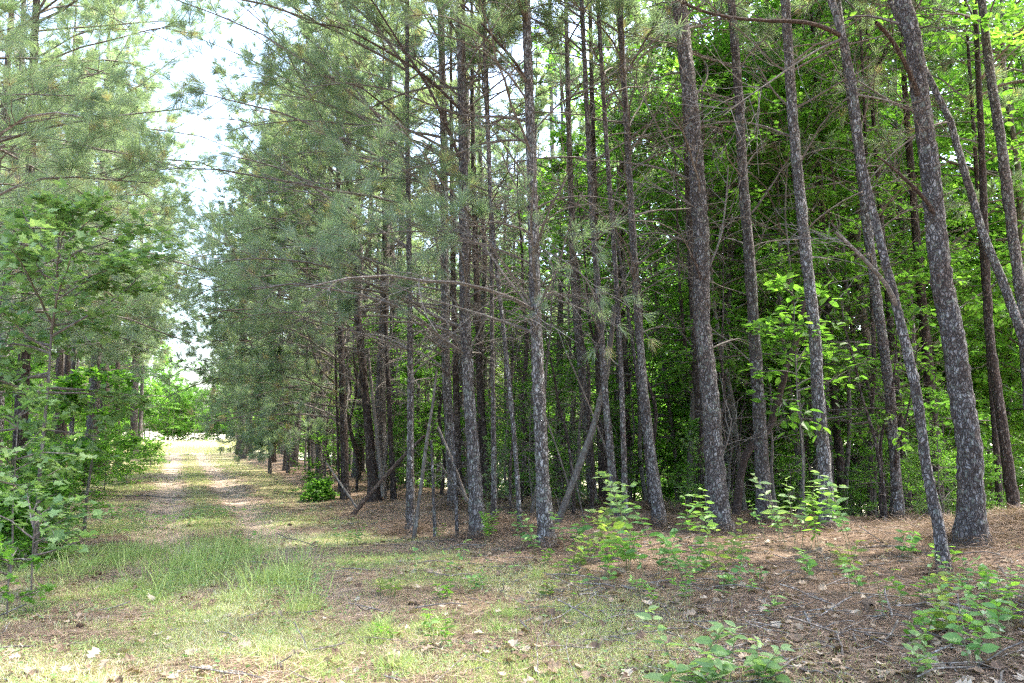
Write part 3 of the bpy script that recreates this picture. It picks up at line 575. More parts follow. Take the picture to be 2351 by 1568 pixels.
def bg_pine(x, y, label, group, edge=False, seed=0, s=None):
    i = R.randrange(7); t = empty('pine_tree', (x, y, float(H(x, y)) ), R.uniform(0, 6.28)); tag(t, label, 'pine tree', group)
    s = s or R.uniform(.88, 1.1); t.scale = (s, s, s*R.uniform(.95, 1.08)); link('trunk', VAR[i][0], t); link('crown', VAR[i][2 if edge else 1], t)
    return t
cnt = 0
def inview(x, y, m=.0): return y > 1 and abs(x) < y*(.653+m)+1.0
u_ = lambda x, y: 1175+x/y*1800
gs, gt = 2.6, 2.6
for a in range(0, 36):
    for b in range(0, 18):
        s = 8 + a*gs + R.uniform(-.9, .9); t_ = 5.0 + b*gt + R.uniform(-.9, .9)
        x = PO[0]+s*PD[0]+t_*PN[0]; y = PO[1]+s*PD[1]+t_*PN[1]
        if not inview(x, y, .03) or y < 15.5 or y > 56 or s > 57 or b > 15: continue
        if (x > 5.5 and y > 20) or (x > .1*y and y > 24 and R.random() < .6) or (u_(x, y) > 1250 and R.random() < .25): continue
        if min((x-p[0])**2+(y-p[1])**2 for p in placed) < 1.4**2: continue
        placed.append((x, y)); u = 1175+x/y*1800
        if u < 900: lb, gp = 'slim pine trunk deep in the brown shade left of the slender front pine', 'pines deep in the stand, left part'
        elif u < 1250: lb, gp = 'slim pine trunk deep in the stand behind the two thickest front pines', 'pines deep in the stand, middle part'
        elif u < 1600: lb, gp = 'slim shaded pine trunk deep in the stand behind the leaning log', 'pines deep in the stand behind the log'
        else: lb, gp = 'shaded pine trunk behind the big pines of the right-hand half', 'pines deep in the stand, right part'
        bg_pine(x, y, lb, gp, edge=(t_ < 7 and s > 22)); cnt += 1
for a in range(0, 22):
    for b in range(0, 8):
        s = 13 + a*2.4 + R.uniform(-.7, .7); t_ = -3.6 - b*2.4 + R.uniform(-.7, .7)
        x = PO[0]+s*PD[0]+t_*PN[0]; y = PO[1]+s*PD[1]+t_*PN[1]
        if not inview(x, y, .08) or s > 56 or min((x-p[0])**2+(y-p[1])**2 for p in placed) < 1.5**2: continue
        placed.append((x, y)); bg_pine(x, y, 'pine trunk inside the left-hand wood behind its front row', 'pines inside the left-hand wood', edge=(b < 2)); cnt += 1
for a in range(46):      # far side of the clearing
    s = R.uniform(92, 118); t_ = R.choice([R.uniform(-20, -3.5), R.uniform(5, 30)])
    x = PO[0]+s*PD[0]+t_*PN[0]; y = PO[1]+s*PD[1]+t_*PN[1]
    if not inview(x, y, .02): continue
    bg_pine(x, y, 'sunlit far pine on the other side of the clearing', 'far pines beyond the clearing', edge=True, s=R.uniform(1.0, 1.25)); cnt += 1
SN = []
for i in range(5):
    P = simple_axis([3.2, 4.6, 5.8, 2.4, 6.5][i], ((i-2)*.05, .03*(i % 2)), .5, i+70, 8); Q, r = resample(P, np.linspace(.032+.004*i, .008, len(P)), .12)
    mb = trunk_mb(Q, r, 7, .06, i); g = np.random.RandomState(i); n = 34; s_ = .12+.86*g.rand(n); sp, tt = along(np.repeat(Q[None], n, 0), s_)
    P2 = grow(sp, side_dir(tt, 1.0+.4*g.rand(n), 6.28*g.rand(n)), .3+.8*g.rand(n), 6, np.array([[0, 0, -.35]]), .3, g); V, F = tubes(P2, np.full((n, 6), .006)*np.linspace(1, .4, 6), 3); mb.add(V, F, 0)
    q = np.repeat(np.arange(n), 3); sp, tt = along(P2[q], .2+.75*g.rand(len(q))); P3 = grow(sp, side_dir(tt, .5+.5*g.rand(len(q)), 6.28*g.rand(len(q))), .12+.3*g.rand(len(q)), 4, np.array([[0, 0, -.1]]), .3, g)
    V, F = tubes(P3, np.full((len(q), 4), .0032), 3); mb.add(V, F, 0); SN.append(mb.mesh('dead_sapling', M['twig' if i % 2 else 'bark_brown']))
for k in range(105):
    y = R.uniform(13, 30); x = y*R.uniform(-.3, .5); s, t_ = st(x, y)
    if t_ < 4.6: continue
    o = link('dead_sapling', R.choice(SN), None, (x, y, float(H(x, y))-.05)); o.rotation_euler = (0, R.gauss(0, .07), R.uniform(0, 6.28)); q_ = R.uniform(.8, 1.25); o.scale = (q_, q_, q_)
    tag(o, 'thin dead twiggy sapling stem standing among the shaded trunks', 'dead sapling', 'thin dead saplings standing among the trunks')
print('bg pines', cnt)
# ------------------------------------------------------------------ broadleaf trees
BV = []
def bvar(Ht, h0, Rm, size, nb, sec, lv, m, seed, r0=.07):
    P = simple_axis(Ht*.95, (0, 0), .3, seed); Q, r = resample(P, np.linspace(r0, .012, len(P)), .3)
    return (trunk_mb(Q, r, 8, .03, seed).mesh('trunk', M['bark_smooth'], True),
            leafy_crown(axis_fn(Q), Ht, h0, Rm, nb, sec, lv, size, 1, seed).mesh('crown', [M['twig'], m]))
SH = [bvar(12, 3.0, 3.2, .125, 34, 9, 30, M['leaf'], 1), bvar(14, 4.5, 3.6, .13, 36, 9, 30, M['leaf'], 2, .09), bvar(9, 1.8, 2.6, .12, 28, 8, 28, M['leaf'], 3, .05)]
LOW = [bvar(6, .4, 2.4, .13, 28, 8, 26, M['leaf'], 4, .04), bvar(8, .5, 2.8, .14, 32, 8, 28, M['leaf'], 5, .05)]
LOWB = [bvar(6.5, .3, 2.5, .14, 26, 8, 20, M['leaf_bright'], 14, .04)]+LOW  # brighter leaf copy: sun shining through the hollow is put into its colour
FAR = [bvar(16, 1.0, 4.5, .30, 34, 9, 24, M['leaf_far'], 6, .12), bvar(19, 2.0, 5.0, .32, 36, 9, 24, M['leaf_far'], 7, .14)]
FARR = [bvar(17, .5, 4.6, .24, 36, 10, 30, M['leaf'], 8, .12), bvar(20, 2.0, 5.0, .25, 40, 10, 30, M['leaf'], 9, .14)]
def broad(x, y, v, label, group=None, s=1.0, name='broadleaf_tree', cat='broadleaf tree'):
    t = empty(name, (x, y, float(H(x, y))), R.uniform(0, 6.28)); t.scale = (s, s, s); tag(t, label, cat, group)
    link('trunk', v[0], t); link('crown', v[1], t); return t
gG = 'broadleaf trees in the green hollow'
for k in range(34):
    y = R.uniform(14.5, 36); x = y*R.uniform(.12, .72)+R.uniform(-1, 1)
    if x < 2.2: continue
    broad(x, y, R.choice(SH), 'slim broadleaf tree with layered green leaves in the hollow behind the right-hand pines', gG, R.uniform(.85, 1.15)*(1+.35*sm(20, 28, y)))
for k in range(40):
    y = R.uniform(19, 44); x = y*R.uniform(.2, .74)
    broad(x, y, R.choice(LOWB), 'low leafy young tree with bright foliage down to the ground in the hollow', 'low young trees in the green hollow', R.uniform(.8, 1.3))
for k in range(20):
    y = R.uniform(42, 74); x = y*R.uniform(.08, .78)
    broad(x, y, R.choice(FARR), 'tall sunlit broadleaf tree far beyond the hollow', 'far broadleaf trees beyond the hollow', R.uniform(.8, 1.1))
for k in range(60):
    s = R.uniform(92, 125); t_ = R.choice([R.uniform(-40, -8), R.uniform(9.5, 45)]); x = PO[0]+s*PD[0]+t_*PN[0]; y = PO[1]+s*PD[1]+t_*PN[1]
    if inview(x, y, .02): broad(x, y, R.choice(FAR), 'sunlit yellow-green tree at the far edge of the clearing', 'sunlit trees beyond the clearing', R.uniform(.7, 1.0))
for k in range(30):
    s = R.uniform(62, 88); t_ = R.choice([R.uniform(24, 40), R.uniform(-26, -11)]); x = PO[0]+s*PD[0]+t_*PN[0]; y = PO[1]+s*PD[1]+t_*PN[1]
    if inview(x, y, .05): broad(x, y, R.choice(LOW), 'low green tree along the side of the clearing', 'low trees beside the clearing', R.uniform(.8, 1.3))
for k in range(7):
    y = R.uniform(17, 26); x = y*R.uniform(.46, .72)
    broad(x, y, SH[1], 'tall broadleaf tree whose high crown fills the upper right behind the pines', 'tall broadleaf trees in the upper right', R.uniform(1.2, 1.5))
for k in range(46):
    y = R.uniform(13.5, 24); x = y*R.uniform(-.22, .6); s, t_ = st(x, y)
    if t_ < 5.2: continue
    broad(x, y, R.choice(LOWB), 'low leafy shrub growing on the floor between the shaded trunks', 'low shrubs between the trunks', R.uniform(.14, .34), 'shrub', 'shrub')
# understory in the middle, placed where the photo shows green among the trunks
for (u, yy, v, s, lb) in ((1330, 19, SH[2], .95, 'young broadleaf tree glowing green behind the leaning log'), (1480, 18, SH[0], .8, 'leafy maple behind the stout dark grey trunk'),
        (1560, 22, SH[0], .9, 'leafy maple left of the big rugged grey pine, further back'), (1390, 26, SH[1], .9, 'broadleaf tree far back between the paired slim trunks'),
        (1180, 27, SH[2], 1.0, 'young broadleaf tree deep behind the two thickest front pines'), (870, 24, LOW[0], .8, 'low dark green sapling in the shade behind the crooked brown pine'),
        (960, 21, LOW[0], .7, 'low green sapling behind the straight slender pine'), (1080, 24, LOW[1], .7, 'low leafy sapling deep behind the tall grey pine'),
        (1700, 17, SH[0], .9, 'leafy tree just behind the thick brown-grey pine'), (1820, 15.6, SH[2], .95, 'bright leafy sapling behind the curved reddish limb')):
    broad((u-1175)/1800*yy, yy, v, lb, None, s)
for k in range(34):
    s = R.uniform(24, 58); t_ = R.uniform(6, 34); x = PO[0]+s*PD[0]+t_*PN[0]; y = PO[1]+s*PD[1]+t_*PN[1]
    if y < 22 or not inview(x, y): continue
    broad(x, y, R.choice(LOW), 'dark leafy undergrowth sapling deep inside the pine stand', 'undergrowth saplings deep in the pine stand', R.uniform(.5, 1.1), 'sapling', 'sapling')
for k in range(50):
    y = R.uniform(60, 105); x = y*R.uniform(-.28, .3); s, t_ = st(x, y)
    if t_ < 26 and s < 90: continue
    broad(x, y, R.choice(FAR), 'far green tree closing the view behind the pine stand', 'far trees behind the pine stand', R.uniform(.75, 1.1))
for k in range(34):
    y = R.uniform(40, 90); x = y*R.uniform(-.75, -.52); s, t_ = st(x, y)
    if t_ > -7 or (t_ > -13 and s > 56): continue
    broad(x, y, R.choice(FAR+LOW), 'far green tree behind the left-hand wood', 'far trees behind the left-hand wood', R.uniform(.7, 1.1))
for k in range(80):
    s = R.uniform(90, 106); t_ = R.uniform(-14, 13); x = PO[0]+s*PD[0]+t_*PN[0]; y = PO[1]+s*PD[1]+t_*PN[1]
    broad(x, y, R.choice(LOW), 'sunlit shrubby tree along the far edge of the clearing', 'shrubby trees along the far edge of the clearing', R.choice([R.uniform(.6, .95), R.uniform(.6, .95), R.uniform(1.1, 1.6)]))
# left side wood understory
for k in range(54):
    s = R.uniform(11, 50); t_ = R.uniform(-10, -3.9); x = PO[0]+s*PD[0]+t_*PN[0]; y = PO[1]+s*PD[1]+t_*PN[1]
    broad(x, y, R.choice(LOW), 'leafy undergrowth sapling among the trunks of the left-hand wood', 'undergrowth saplings in the left-hand wood', R.uniform(.25, .55), 'sapling', 'sapling')
# the near maple sapling on the left
def sapling(u, v, yb, Ht, h0, Rm, label, nb, sec, lv, size, seed, tm=LOBED, m='leaf_bright', lean=(0, 0), name='maple_sapling', cat='sapling', r0=.03, droop=.1, flat=.4):
    x = PX(u, v, yb)[0]; z = float(H(x, yb)); P = simple_axis(Ht*.96, lean, .2, seed); Q, r = resample(P, np.linspace(r0, .006, len(P)), .12)
    t = empty(name, (x, yb, z)); tag(t, label, cat)
    trunk_mb(Q, r, 7, .03, seed).build('trunk', M['bark_smooth'], t, True)
    leafy_crown(axis_fn(Q), Ht, h0, Rm, nb, sec, lv, size, 1, seed, droop, tm, flat, 'dome', .003).build('crown', [M['twig'], M[m]], t)
    return t
sapling(75, 1250, 9.4, 3.9, 2.0, 1.55, 'bright leafy maple sapling arching over the left edge in front of the dark pine', 26, 8, 12, .098, 11, lean=(.04, 0), droop=-.05, flat=.35)
sapling(-40, 1250, 10.4, 3.9, 1.5, 1.3, 'second maple sapling half outside the left edge', 20, 7, 11, .095, 12, flat=.35)
sapling(195, 1200, 12.5, 2.3, 1.1, .9, 'small maple sapling with darker leaves right of the bright one', 18, 6, 12, .10, 13, m='leaf')
sapling(30, 1200, 8.4, 1.75, .9, .62, 'knee-high maple seedling with pale red-edged leaves at the left edge', 14, 5, 9, .085, 14, r0=.012)
sapling(70, 1400, 7.6, .8, .3, .62, 'low spreading maple seedling near the left edge beside the track', 10, 4, 6, .085, 15, r0=.01)
sapling(15, 1450, 6.9, .55, .1, .38, 'dark leafy shrublet at the lower left edge', 10, 4, 7, .06, 16, m='leaf', r0=.008)
sapling(745, 1110, 20.5, 1.2, .1, .8, 'small dark green bush at the foot of the needle-wrapped pine', 14, 6, 10, .09, 17, tm=LEAF, m='leaf', name='bush', cat='bush')
for (u, v, hh, rr, lb) in ((290, 1110, 1.1, .9, 'leafy bush where the left row meets the track'), (240, 1130, .9, .9, 'dark leafy bush left of the track edge, lower of the two'), (190, 1145, .9, .9, 'low shadowy bush under the small dark maple sapling'), (120, 1150, 1.1, .9, 'dark leafy bush beside the foot of the thick dark pine at the left edge'), (20, 1170, 1.3, .9, 'dark bush cut by the left edge behind the maple seedlings'), (75, 1235, .8, .7, 'low dark bush in front of the thick dark pine at the left edge'), (10, 1300, .7, .6, 'shaded bush at the left edge below the maple seedlings'), (265, 1085, 1.4, 1.0, 'tallest of the dark bushes under the thick grey pine of the left row'), (160, 1110, .9, .8, 'dark bush around the paired pale trunk of the left row'), (730, 1150, .25, .4, 'tiny pale green bush at the right verge of the track'),
                        (345, 1075, .8, .9, 'rounded weedy bush at the foot of the far left pines')):
    x, y = ground_hit(u, v); sapling(u, v, y, hh, .05, rr, lb, 24, 7, 16, .08, int(u), tm=LEAF, m='leaf', name='bush', cat='bush', r0=.01)
# hanging leafy twigs in front of the right-hand trees
for (u, v, yy, L, lb, nn) in ((1880, 640, 11.5, 1.5, 'broad-leaved sapling with blue-green leaves in front of the dark straight pine', 1), ):
    sapling(1850, 1240, 12.2, 3.6, 1.2, 1.0, lb, 18, 5, 5, .17, 31, tm=LEAF, m='leaf', r0=.016, name='sapling', cat='sapling')
# ------------------------------------------------------------------ the curved reddish tree and leaning / fallen wood
def pole(name, label, cat, pts, depths, w, m='twig', S=8, twigs=0, seed=0, group=None):
    P = np.array([PX(u, v, d) for (u, v), d in zip(pts, depths)]); wd = np.array([ww*1024/2351/FPX*d*.5 for ww, d in zip(np.linspace(w[0], w[1], len(pts)), depths)])
    O = P[0].copy(); Q, r = resample(P-O, wd, .1); mb = trunk_mb(Q, r, S, .06, seed)
    # closed ends
    g = np.random.RandomState(seed)
    if twigs:
        s = .15+.8*g.rand(twigs); sp, tt = along(np.repeat(Q[None], twigs, 0), s); P2 = grow(sp, side_dir(tt, .5+.4*g.rand(twigs), 6.28*g.rand(twigs)), .25+.5*g.rand(twigs), 5, np.array([[0, 0, -.2]]), .3, g)
        V, F = tubes(P2, np.full((twigs, 5), .005)*np.linspace(1, .4, 5), 3); mb.add(V, F, 0)
    o = mb.build(name, M[m], None, True); o.location = O; tag(o, label, cat, group); return o
def gy_(u, v): return ground_hit(u, v)[1]
pole('curved_tree', 'reddish brown crooked tree curving up to the right in front of the thick brown-grey pine', 'tree', [(1690, 1180), (1697, 1110), (1712, 1035), (1763, 992), (1785, 930), (1797, 877), (1812, 820), (1831, 780), (1845, 690)], [13.3]*9, (20, 12), 'twig_red', twigs=6)
d0 = gy_(1285, 1200)
pole('leaning_log', 'grey dead log leaning to the right across the stand behind the thick plated pine', 'log', [(1278, 1205), (1318, 1100), (1360, 990), (1389, 877), (1402, 790), (1410, 700)], [d0]*6, (17, 11), 'bark_smooth', twigs=6)
d1 = gy_(808, 1183)
pole('fallen_branch', 'long dark fallen branch slanting up to the right behind the slender front pine', 'fallen branch', [(808, 1184), (870, 1110), (935, 1038), (975, 1000)], [d1, d1+.4, d1+.8, d1+1], (11, 7), 'twig_red', twigs=4)
pole('fallen_stick', 'pale stick leaning left to meet the foot of the long dark fallen branch', 'stick', [(820, 1166), (785, 1115), (749, 1062)], [d1+.3, d1+.4, d1+.5], (6, 4), 'twig')
d2 = gy_(952, 1238)
pole('leaning_pole', 'pale thin dead pole leaning to the right from the foot of the slender purplish pine', 'dead pole', [(950, 1240), (965, 1130), (980, 1010), (995, 920), (1003, 850)], [d2]*5, (10, 5), 'bark_smooth', twigs=5)
pole('dead_pole', 'thin black dead pole standing against the dark upright trunk', 'dead pole', [(779, 1130), (775, 1000), (771, 850), (770, 740)], [18]*4, (6, 4), 'bark_brown')
pole('dead_sapling', 'short thin dead sapling stem between the slender pine and the tall grey pine, left one', 'dead sapling', [(999, 1232), (997, 1180), (994, 1100), (990, 1010)], [gy_(999, 1232)]*4, (10, 5), 'bark', twigs=10, seed=3)
pole('dead_sapling', 'short thin dead sapling stem touching the left side of the tall grey pine', 'dead sapling', [(1050, 1238), (1047, 1150), (1043, 1050), (1038, 940)], [gy_(1050, 1238)]*4, (9, 5), 'bark', twigs=12, seed=4)
pole('leaning_pole', 'thin grey pole leaning against the left flank of the tall grey pine', 'dead pole', [(1072, 1150), (1040, 1060), (1005, 980)], [12.4]*3, (8, 5), 'twig')
d3 = 17.
pole('leaning_pole', 'slender straight leaner between the crooked brown pine and the slender pine', 'dead pole', [(880, 1140), (866, 1000), (852, 880), (845, 800)], [d3]*4, (9, 6), 'twig')
pole('dead_branch', 'forked pale dead branch sticking out left low on the tall grey pine', 'dead branch', [(1066, 1140), (1045, 1110), (1022, 1085), (1010, 1060)], [11.7, 11.5, 11.3, 11.1], (6, 3), 'twig', twigs=8)
for i, (a, b, lb) in enumerate((((1250, 950), (1310, 1130), 'thin green-grey stick leaning across right of the thick plated pine'), ((1300, 810), (1395, 1040), 'long thin straight stick slanting down to the right behind the leaning log'), ((1340, 1190), (1310, 1060), 'thin bare sucker stem beside the foot of the leaning log'))):
    pole('leaning_stick', lb, 'stick', [b, ((a[0]+b[0])/2, (a[1]+b[1])/2-6), a], [13.2]*3, (4, 3), 'twig', twigs=3, seed=i)
def ground_pole(name, label, cat, uv, w, m='twig', twigs=2, seed=0, lift=.012, group=None):
    P = []; W = []
    for i, (u, v) in enumerate(uv):
        x, y = ground_hit(u, v); P.append((x, y, float(H(x, y))+lift)); W.append(w*(1-.5*i/len(uv))*1024/2351/FPX*y*.5)
    P = np.array(P); O = P[0].copy(); Q, r = resample(P-O, np.array(W), .08); Q[:, 2] = H(Q[:, 0]+O[0], Q[:, 1]+O[1])-O[2]+np.maximum(r*.7, .006)
    mb = trunk_mb(Q, r, 6, .08, seed); g = np.random.RandomState(seed)
    if twigs:
        s = .2+.7*g.rand(twigs); sp, tt = along(np.repeat(Q[None], twigs, 0), s); P2 = grow(sp, side_dir(tt, .6+.3*g.rand(twigs), np.where(g.rand(twigs) < .5, .2, 2.9)), .12+.25*g.rand(twigs), 4, np.array([[0, 0, -.05]]), .3, g)
        V, F = tubes(P2, np.full((twigs, 4), .003), 3); mb.add(V, F, 0)
    o = mb.build(name, M[m], None, True); o.location = O; return tag(o, label, cat, group)
for i, (lb, uv, w_) in enumerate((('long straight thin stick lying across the left side of the track', [(180, 1138), (270, 1140), (360, 1141), (435, 1142)], 4),
        ('long grey stick lying right of the pale leaning front pine', [(2190, 1352), (2250, 1362), (2351, 1388), (2400, 1400)], 6),
        ('thin grey stick reaching left from the foot of the pale leaning front pine', [(2165, 1335), (2080, 1340), (1990, 1352), (1945, 1372)], 5),
        ('pale dead limb lying on the needles under the dark leaning pine', [(2100, 1262), (2020, 1258), (1960, 1262)], 8),
        ('pale curved stick on the ground left of the pale leaning front pine', [(2030, 1298), (1960, 1305), (1890, 1312), (1830, 1305)], 5),
        ('short dark stick in the brown needles right of the track', [(800, 1252), (870, 1250)], 4),
        ('thin twig lying in front of the slender purplish pine', [(735, 1345), (780, 1325), (845, 1318)], 3),
        ('short black rotten stick at the lower right among the dead leaves', [(2140, 1545), (2240, 1552)], 6),
        ('broken twig in the needles below the thick plated pine', [(1180, 1400), (1260, 1392)], 3),
        ('small dark bark piece under the low plants at the right', [(2110, 1452), (2170, 1456)], 9),
        ('crooked twig on the needles below the big rugged pine', [(1560, 1400), (1620, 1380), (1660, 1385)], 3),
        ('bare twig lying at the bottom edge in the green grass', [(880, 1500), (960, 1508)], 3))):
    ground_pole('fallen_stick', lb, 'stick', uv, w_, 'twig_red' if i in (5, 7, 9) else 'twig', 3, i)
# ------------------------------------------------------------------ pine cones
def cone(u, v, label, s=.1):
    x, y = ground_hit(u, v); z = float(H(x, y)); t = empty('pine_cone', (x, y, z+s*.3), R.uniform(0, 6)); tag(t, label, 'pine cone')
    P = np.array([[k, 0, 0] for k in np.linspace(-s*.5, s*.5, 7)]); r = s*np.array([.12, .24, .28, .27, .22, .15, .05])
    trunk_mb(P, r, 10, .02, 1).build('core', M['cone_dark'], t, True)
    mb = MB(); n = 90; k = np.arange(n); f = k/n; px = -s*.46+s*.9*f; rr = s*(.30*np.sin(np.clip(f*.88+.14, 0, 1)*math.pi)**.6+.02); a = k*2.4
    pos = np.stack([px, rr*.75*np.cos(a), rr*.75*np.sin(a)], 1); out = nrm(np.stack([0*a+.55, np.cos(a), np.sin(a)], 1))
    Xv = nrm(np.cross(out, np.array([[1., 0, 0]]))); Zv = np.cross(Xv, out); inst(*LEAF, pos, Xv, out, Zv, np.stack([np.full(n, s*.30), np.full(n, s*.2), np.full(n, s*.2)], 1), mb, 0)
    mb.build('scales', M['cone'], t)
cone(1995, 1397, 'open brown pine cone lying on the needles right of the centre foreground', .12)
cone(2255, 1378, 'small pine cone half hidden under leaves below the needle bank', .07)
cone(225, 1322, 'dark pine cone in the grass at the left', .08)
cone(185, 1444, 'blackish pine cone in the bright grass at the lower left', .07)
cone(665, 1208, 'small dark cone on the bare right-hand rut', .07)
# ------------------------------------------------------------------ forbs and seedlings
def plant(u, v, hh, label, pairs=5, size=.11, tmpl=LONG, m='leaf_plant', nst=1, seed=0, group=None, spread=.12, lean=.15, name='seedling', cat='seedling'):
    g = np.random.RandomState(seed+77); x, y = ground_hit(u, v); z = float(H(x, y)); t = empty(name, (x, y, z)); tag(t, label, cat, group)
    ms = MB(); ml = MB()
    for k in range(nst):
        a = g.rand()*6.28; h_ = hh*(.75+.35*g.rand()); b = np.array([math.cos(a), math.sin(a), 0])*spread*g.rand()
        D = nrm(np.array([math.cos(a)*lean, math.sin(a)*lean, 1.])); P = grow(b[None], D[None], np.array([h_]), 7, np.array([[math.cos(a)*.4, math.sin(a)*.4, -.2]]), .1, g)
        V, F = tubes(P, np.linspace(.004, .0016, 7)[None], 4); ms = MB(); ms.add(V, F, 0); ms.build('stem', M['stem'], t)
        n = pairs*2+1; s = np.concatenate([np.repeat(np.linspace(.3, .97, pairs), 2), [1.]]); p, tt = along(np.repeat(P, n, 0), s)
        aa = np.concatenate([np.repeat(np.arange(pairs)*1.35+g.rand()*6, 2)+np.tile([0, math.pi], pairs), [g.rand()*6]])+.3*g.normal(size=n)
        Yd = nrm(np.stack([np.cos(aa), np.sin(aa), .15+.3*g.normal(size=n)*.6], 1)); Xv, Yv, Zv = frames(Yd, jitter=.5)
        sc_ = size*(.7+.5*g.rand(n))*np.concatenate([np.repeat(1-.35*np.abs(np.linspace(-.6, 1, pairs)), 2), [.7]])
        inst(*tmpl, p, Xv, Yv, Zv, sc_, ml, 0, np.clip(.12+.4*g.rand()+.45*s+.3*(g.rand(n)-.5), 0, 1))
    ml.build('foliage', M[m], t); return t
PL = [(1365, 1262, .85, 'tall arching seedling with pale leaf tips right of the thick plated pine', 6, .14, 2),
      (1300, 1270, .5, 'bushy seedling at the right foot of the thick plated pine', 5, .12, 3),
      (1465, 1270, 1.0, 'tallest light green seedling in the middle clump, below the stout dark grey trunk', 7, .15, 3),
      (1420, 1285, .55, 'broad seedling left of the tallest middle one', 5, .14, 3), (1520, 1290, .7, 'seedling with drooping blue-green leaves right of the tallest middle one', 6, .14, 2),
      (1640, 1262, .75, 'seedling with opposite leaves in front of the big rugged grey pine', 6, .15, 2), (1590, 1250, .55, 'small seedling left of the foot of the big rugged pine', 5, .12, 1),
      (1830, 1262, 1.0, 'large bright bushy seedling between the thick brown-grey pine and the dark straight pine', 8, .16, 4), (1960, 1275, 1.0, 'tall upright seedling with ladder-like leaves right of the dark straight pine', 8, .16, 2),
      (1790, 1245, .5, 'yellowish fine-leaved seedling left of the large bright bushy one', 7, .08, 4), (1880, 1270, .6, 'seedling in the shade right of the large bright bushy one', 6, .15, 2),
      (1660, 1350, .6, 'upright seedling standing on the needles below the big rugged pine', 6, .12, 3), (1575, 1340, .5, 'low leafy seedling left of the upright one on the needles', 5, .12, 3),
      (1500, 1330, .45, 'spreading seedling below the middle clump', 5, .12, 3), (1400, 1330, .4, 'small spreading seedling at the left of the low plant patch', 5, .11, 3),
      (1300, 1320, .4, 'small seedling with bright tips below the thick plated pine', 5, .1, 2), (1235, 1285, .55, 'slim leafy seedling left of the thick plated pine foot', 5, .11, 2),
      (1200, 1255, .5, 'thin seedling with yellow-green leaves beside the slim left-leaning trunk', 5, .11, 1),
      (1125, 1245, .5, 'fern-like cedar seedling at the foot of the tall grey pine', 8, .07, 5), (1010, 1240, .2, 'tiny seedling between the slender pine and the tall grey pine', 4, .07, 2),
      (1175, 1135, .3, 'small shaded seedling between the trunks', 4, .12, 1),
      (2090, 1285, .35, 'small leafy seedling just left of the foot of the pale leaning front pine', 4, .14, 2), (2185, 1310, .3, 'sprig of leaves beside the foot of the pale leaning front pine', 4, .12, 2),
      (1950, 1310, .3, 'little seedling on the needles below the tall ladder-leaved one', 4, .13, 2), (1860, 1330, .3, 'little pale seedling on the bare needles in the middle right', 4, .12, 2),
      (1980, 1365, .35, 'round-leaved seedling left of the open pine cone', 4, .11, 2), (2080, 1390, .35, 'low plant with grey-green leaves right of the open pine cone', 5, .12, 4),
      (2170, 1400, .4, 'bushy low plant below the pale leaning front pine', 5, .13, 5), (2250, 1385, .35, 'low plant spreading under the needle bank', 5, .12, 5),
      (2330, 1400, .5, 'leafy plant cut by the right edge below the needle bank', 6, .13, 4), (2280, 1440, .5, 'upright plant with jagged light leaves near the right edge', 6, .12, 4),
      (2190, 1480, .45, 'plant with large toothed leaves at the lower right', 5, .15, 4), (2310, 1500, .5, 'dense plant in the lower right corner', 6, .14, 5), (2240, 1545, .35, 'low dark green plant at the bottom edge far right', 5, .13, 4), (2130, 1560, .3, 'small plant cut by the bottom edge right of the bare needles', 5, .12, 3),
      (1580, 1560, .52, 'yellow-green bramble shoot at the bottom edge, tallest there', 5, .17, 2), (1500, 1590, .3, 'single broad-leaved shoot left of the bramble shoot at the bottom edge', 3, .17, 1), (1660, 1590, .4, 'bright toothed-leaf shoot right of the bramble shoot', 5, .16, 3),
      (1740, 1590, .35, 'cluster of light green leaves at the bottom edge right of centre', 5, .15, 3), (1800, 1600, .25, 'low broad leaves at the bottom edge left of the bare needles', 4, .14, 3), (1620, 1620, .25, 'darker rounded leaves under the bramble shoot', 4, .15, 4),
      (1760, 1425, .25, 'small blue-green sprout in the middle of the bare needles', 3, .12, 1), (1440, 1310, .4, 'leafy low clump plant below the paired slim trunks', 5, .12, 3), (1690, 1300, .35, 'drooping seedling right of the foot of the big rugged pine', 4, .13, 2),
      (790, 1255, .25, 'little bush on the brown needles right of the track', 5, .07, 4), (1095, 1360, .2, 'small green sprout in front of the tall grey pine', 4, .08, 2), (1030, 1375, .15, 'low sprout with bright leaves left of centre foreground', 3, .08, 3),
      (1240, 1380, .2, 'small broad-leaved sprout centred below the thick plated pine', 3, .12, 2), (560, 1255, .2, 'leafy weed behind the tall grass in the track', 4, .07, 3), (260, 1195, .35, 'bluish weed at the left rut before the clover', 5, .08, 4), (910, 1470, .15, 'small rosette weed in the foreground grass', 3, .08, 4),
      (900, 1370, .18, 'greyish weed at the right edge of the tall grass', 4, .07, 4)]
for i, (u, v, hh, lb, pr, sz, ns) in enumerate(PL):
    if v > 1566:
        x, y = ground_hit(u, 1566); 
    big = v > 1375
    if big: ns = min(ns, 2)
    plant(u, min(v, 1600), hh*(.85 if big else 1.1), lb, pr+1, sz*(.9 if big else 1.15), LONG if i % 3 else LEAF, 'leaf_bright' if v > 1555 or i in (0, 2, 7) else ('leaf_plant', 'leaf_plant', 'leaf', 'leaf_far')[i % 4], ns, i, 'seedlings and low plants along the right-hand edge' if u > 1100 else 'weeds in and beside the track', spread=.12 if ns < 4 else .25)
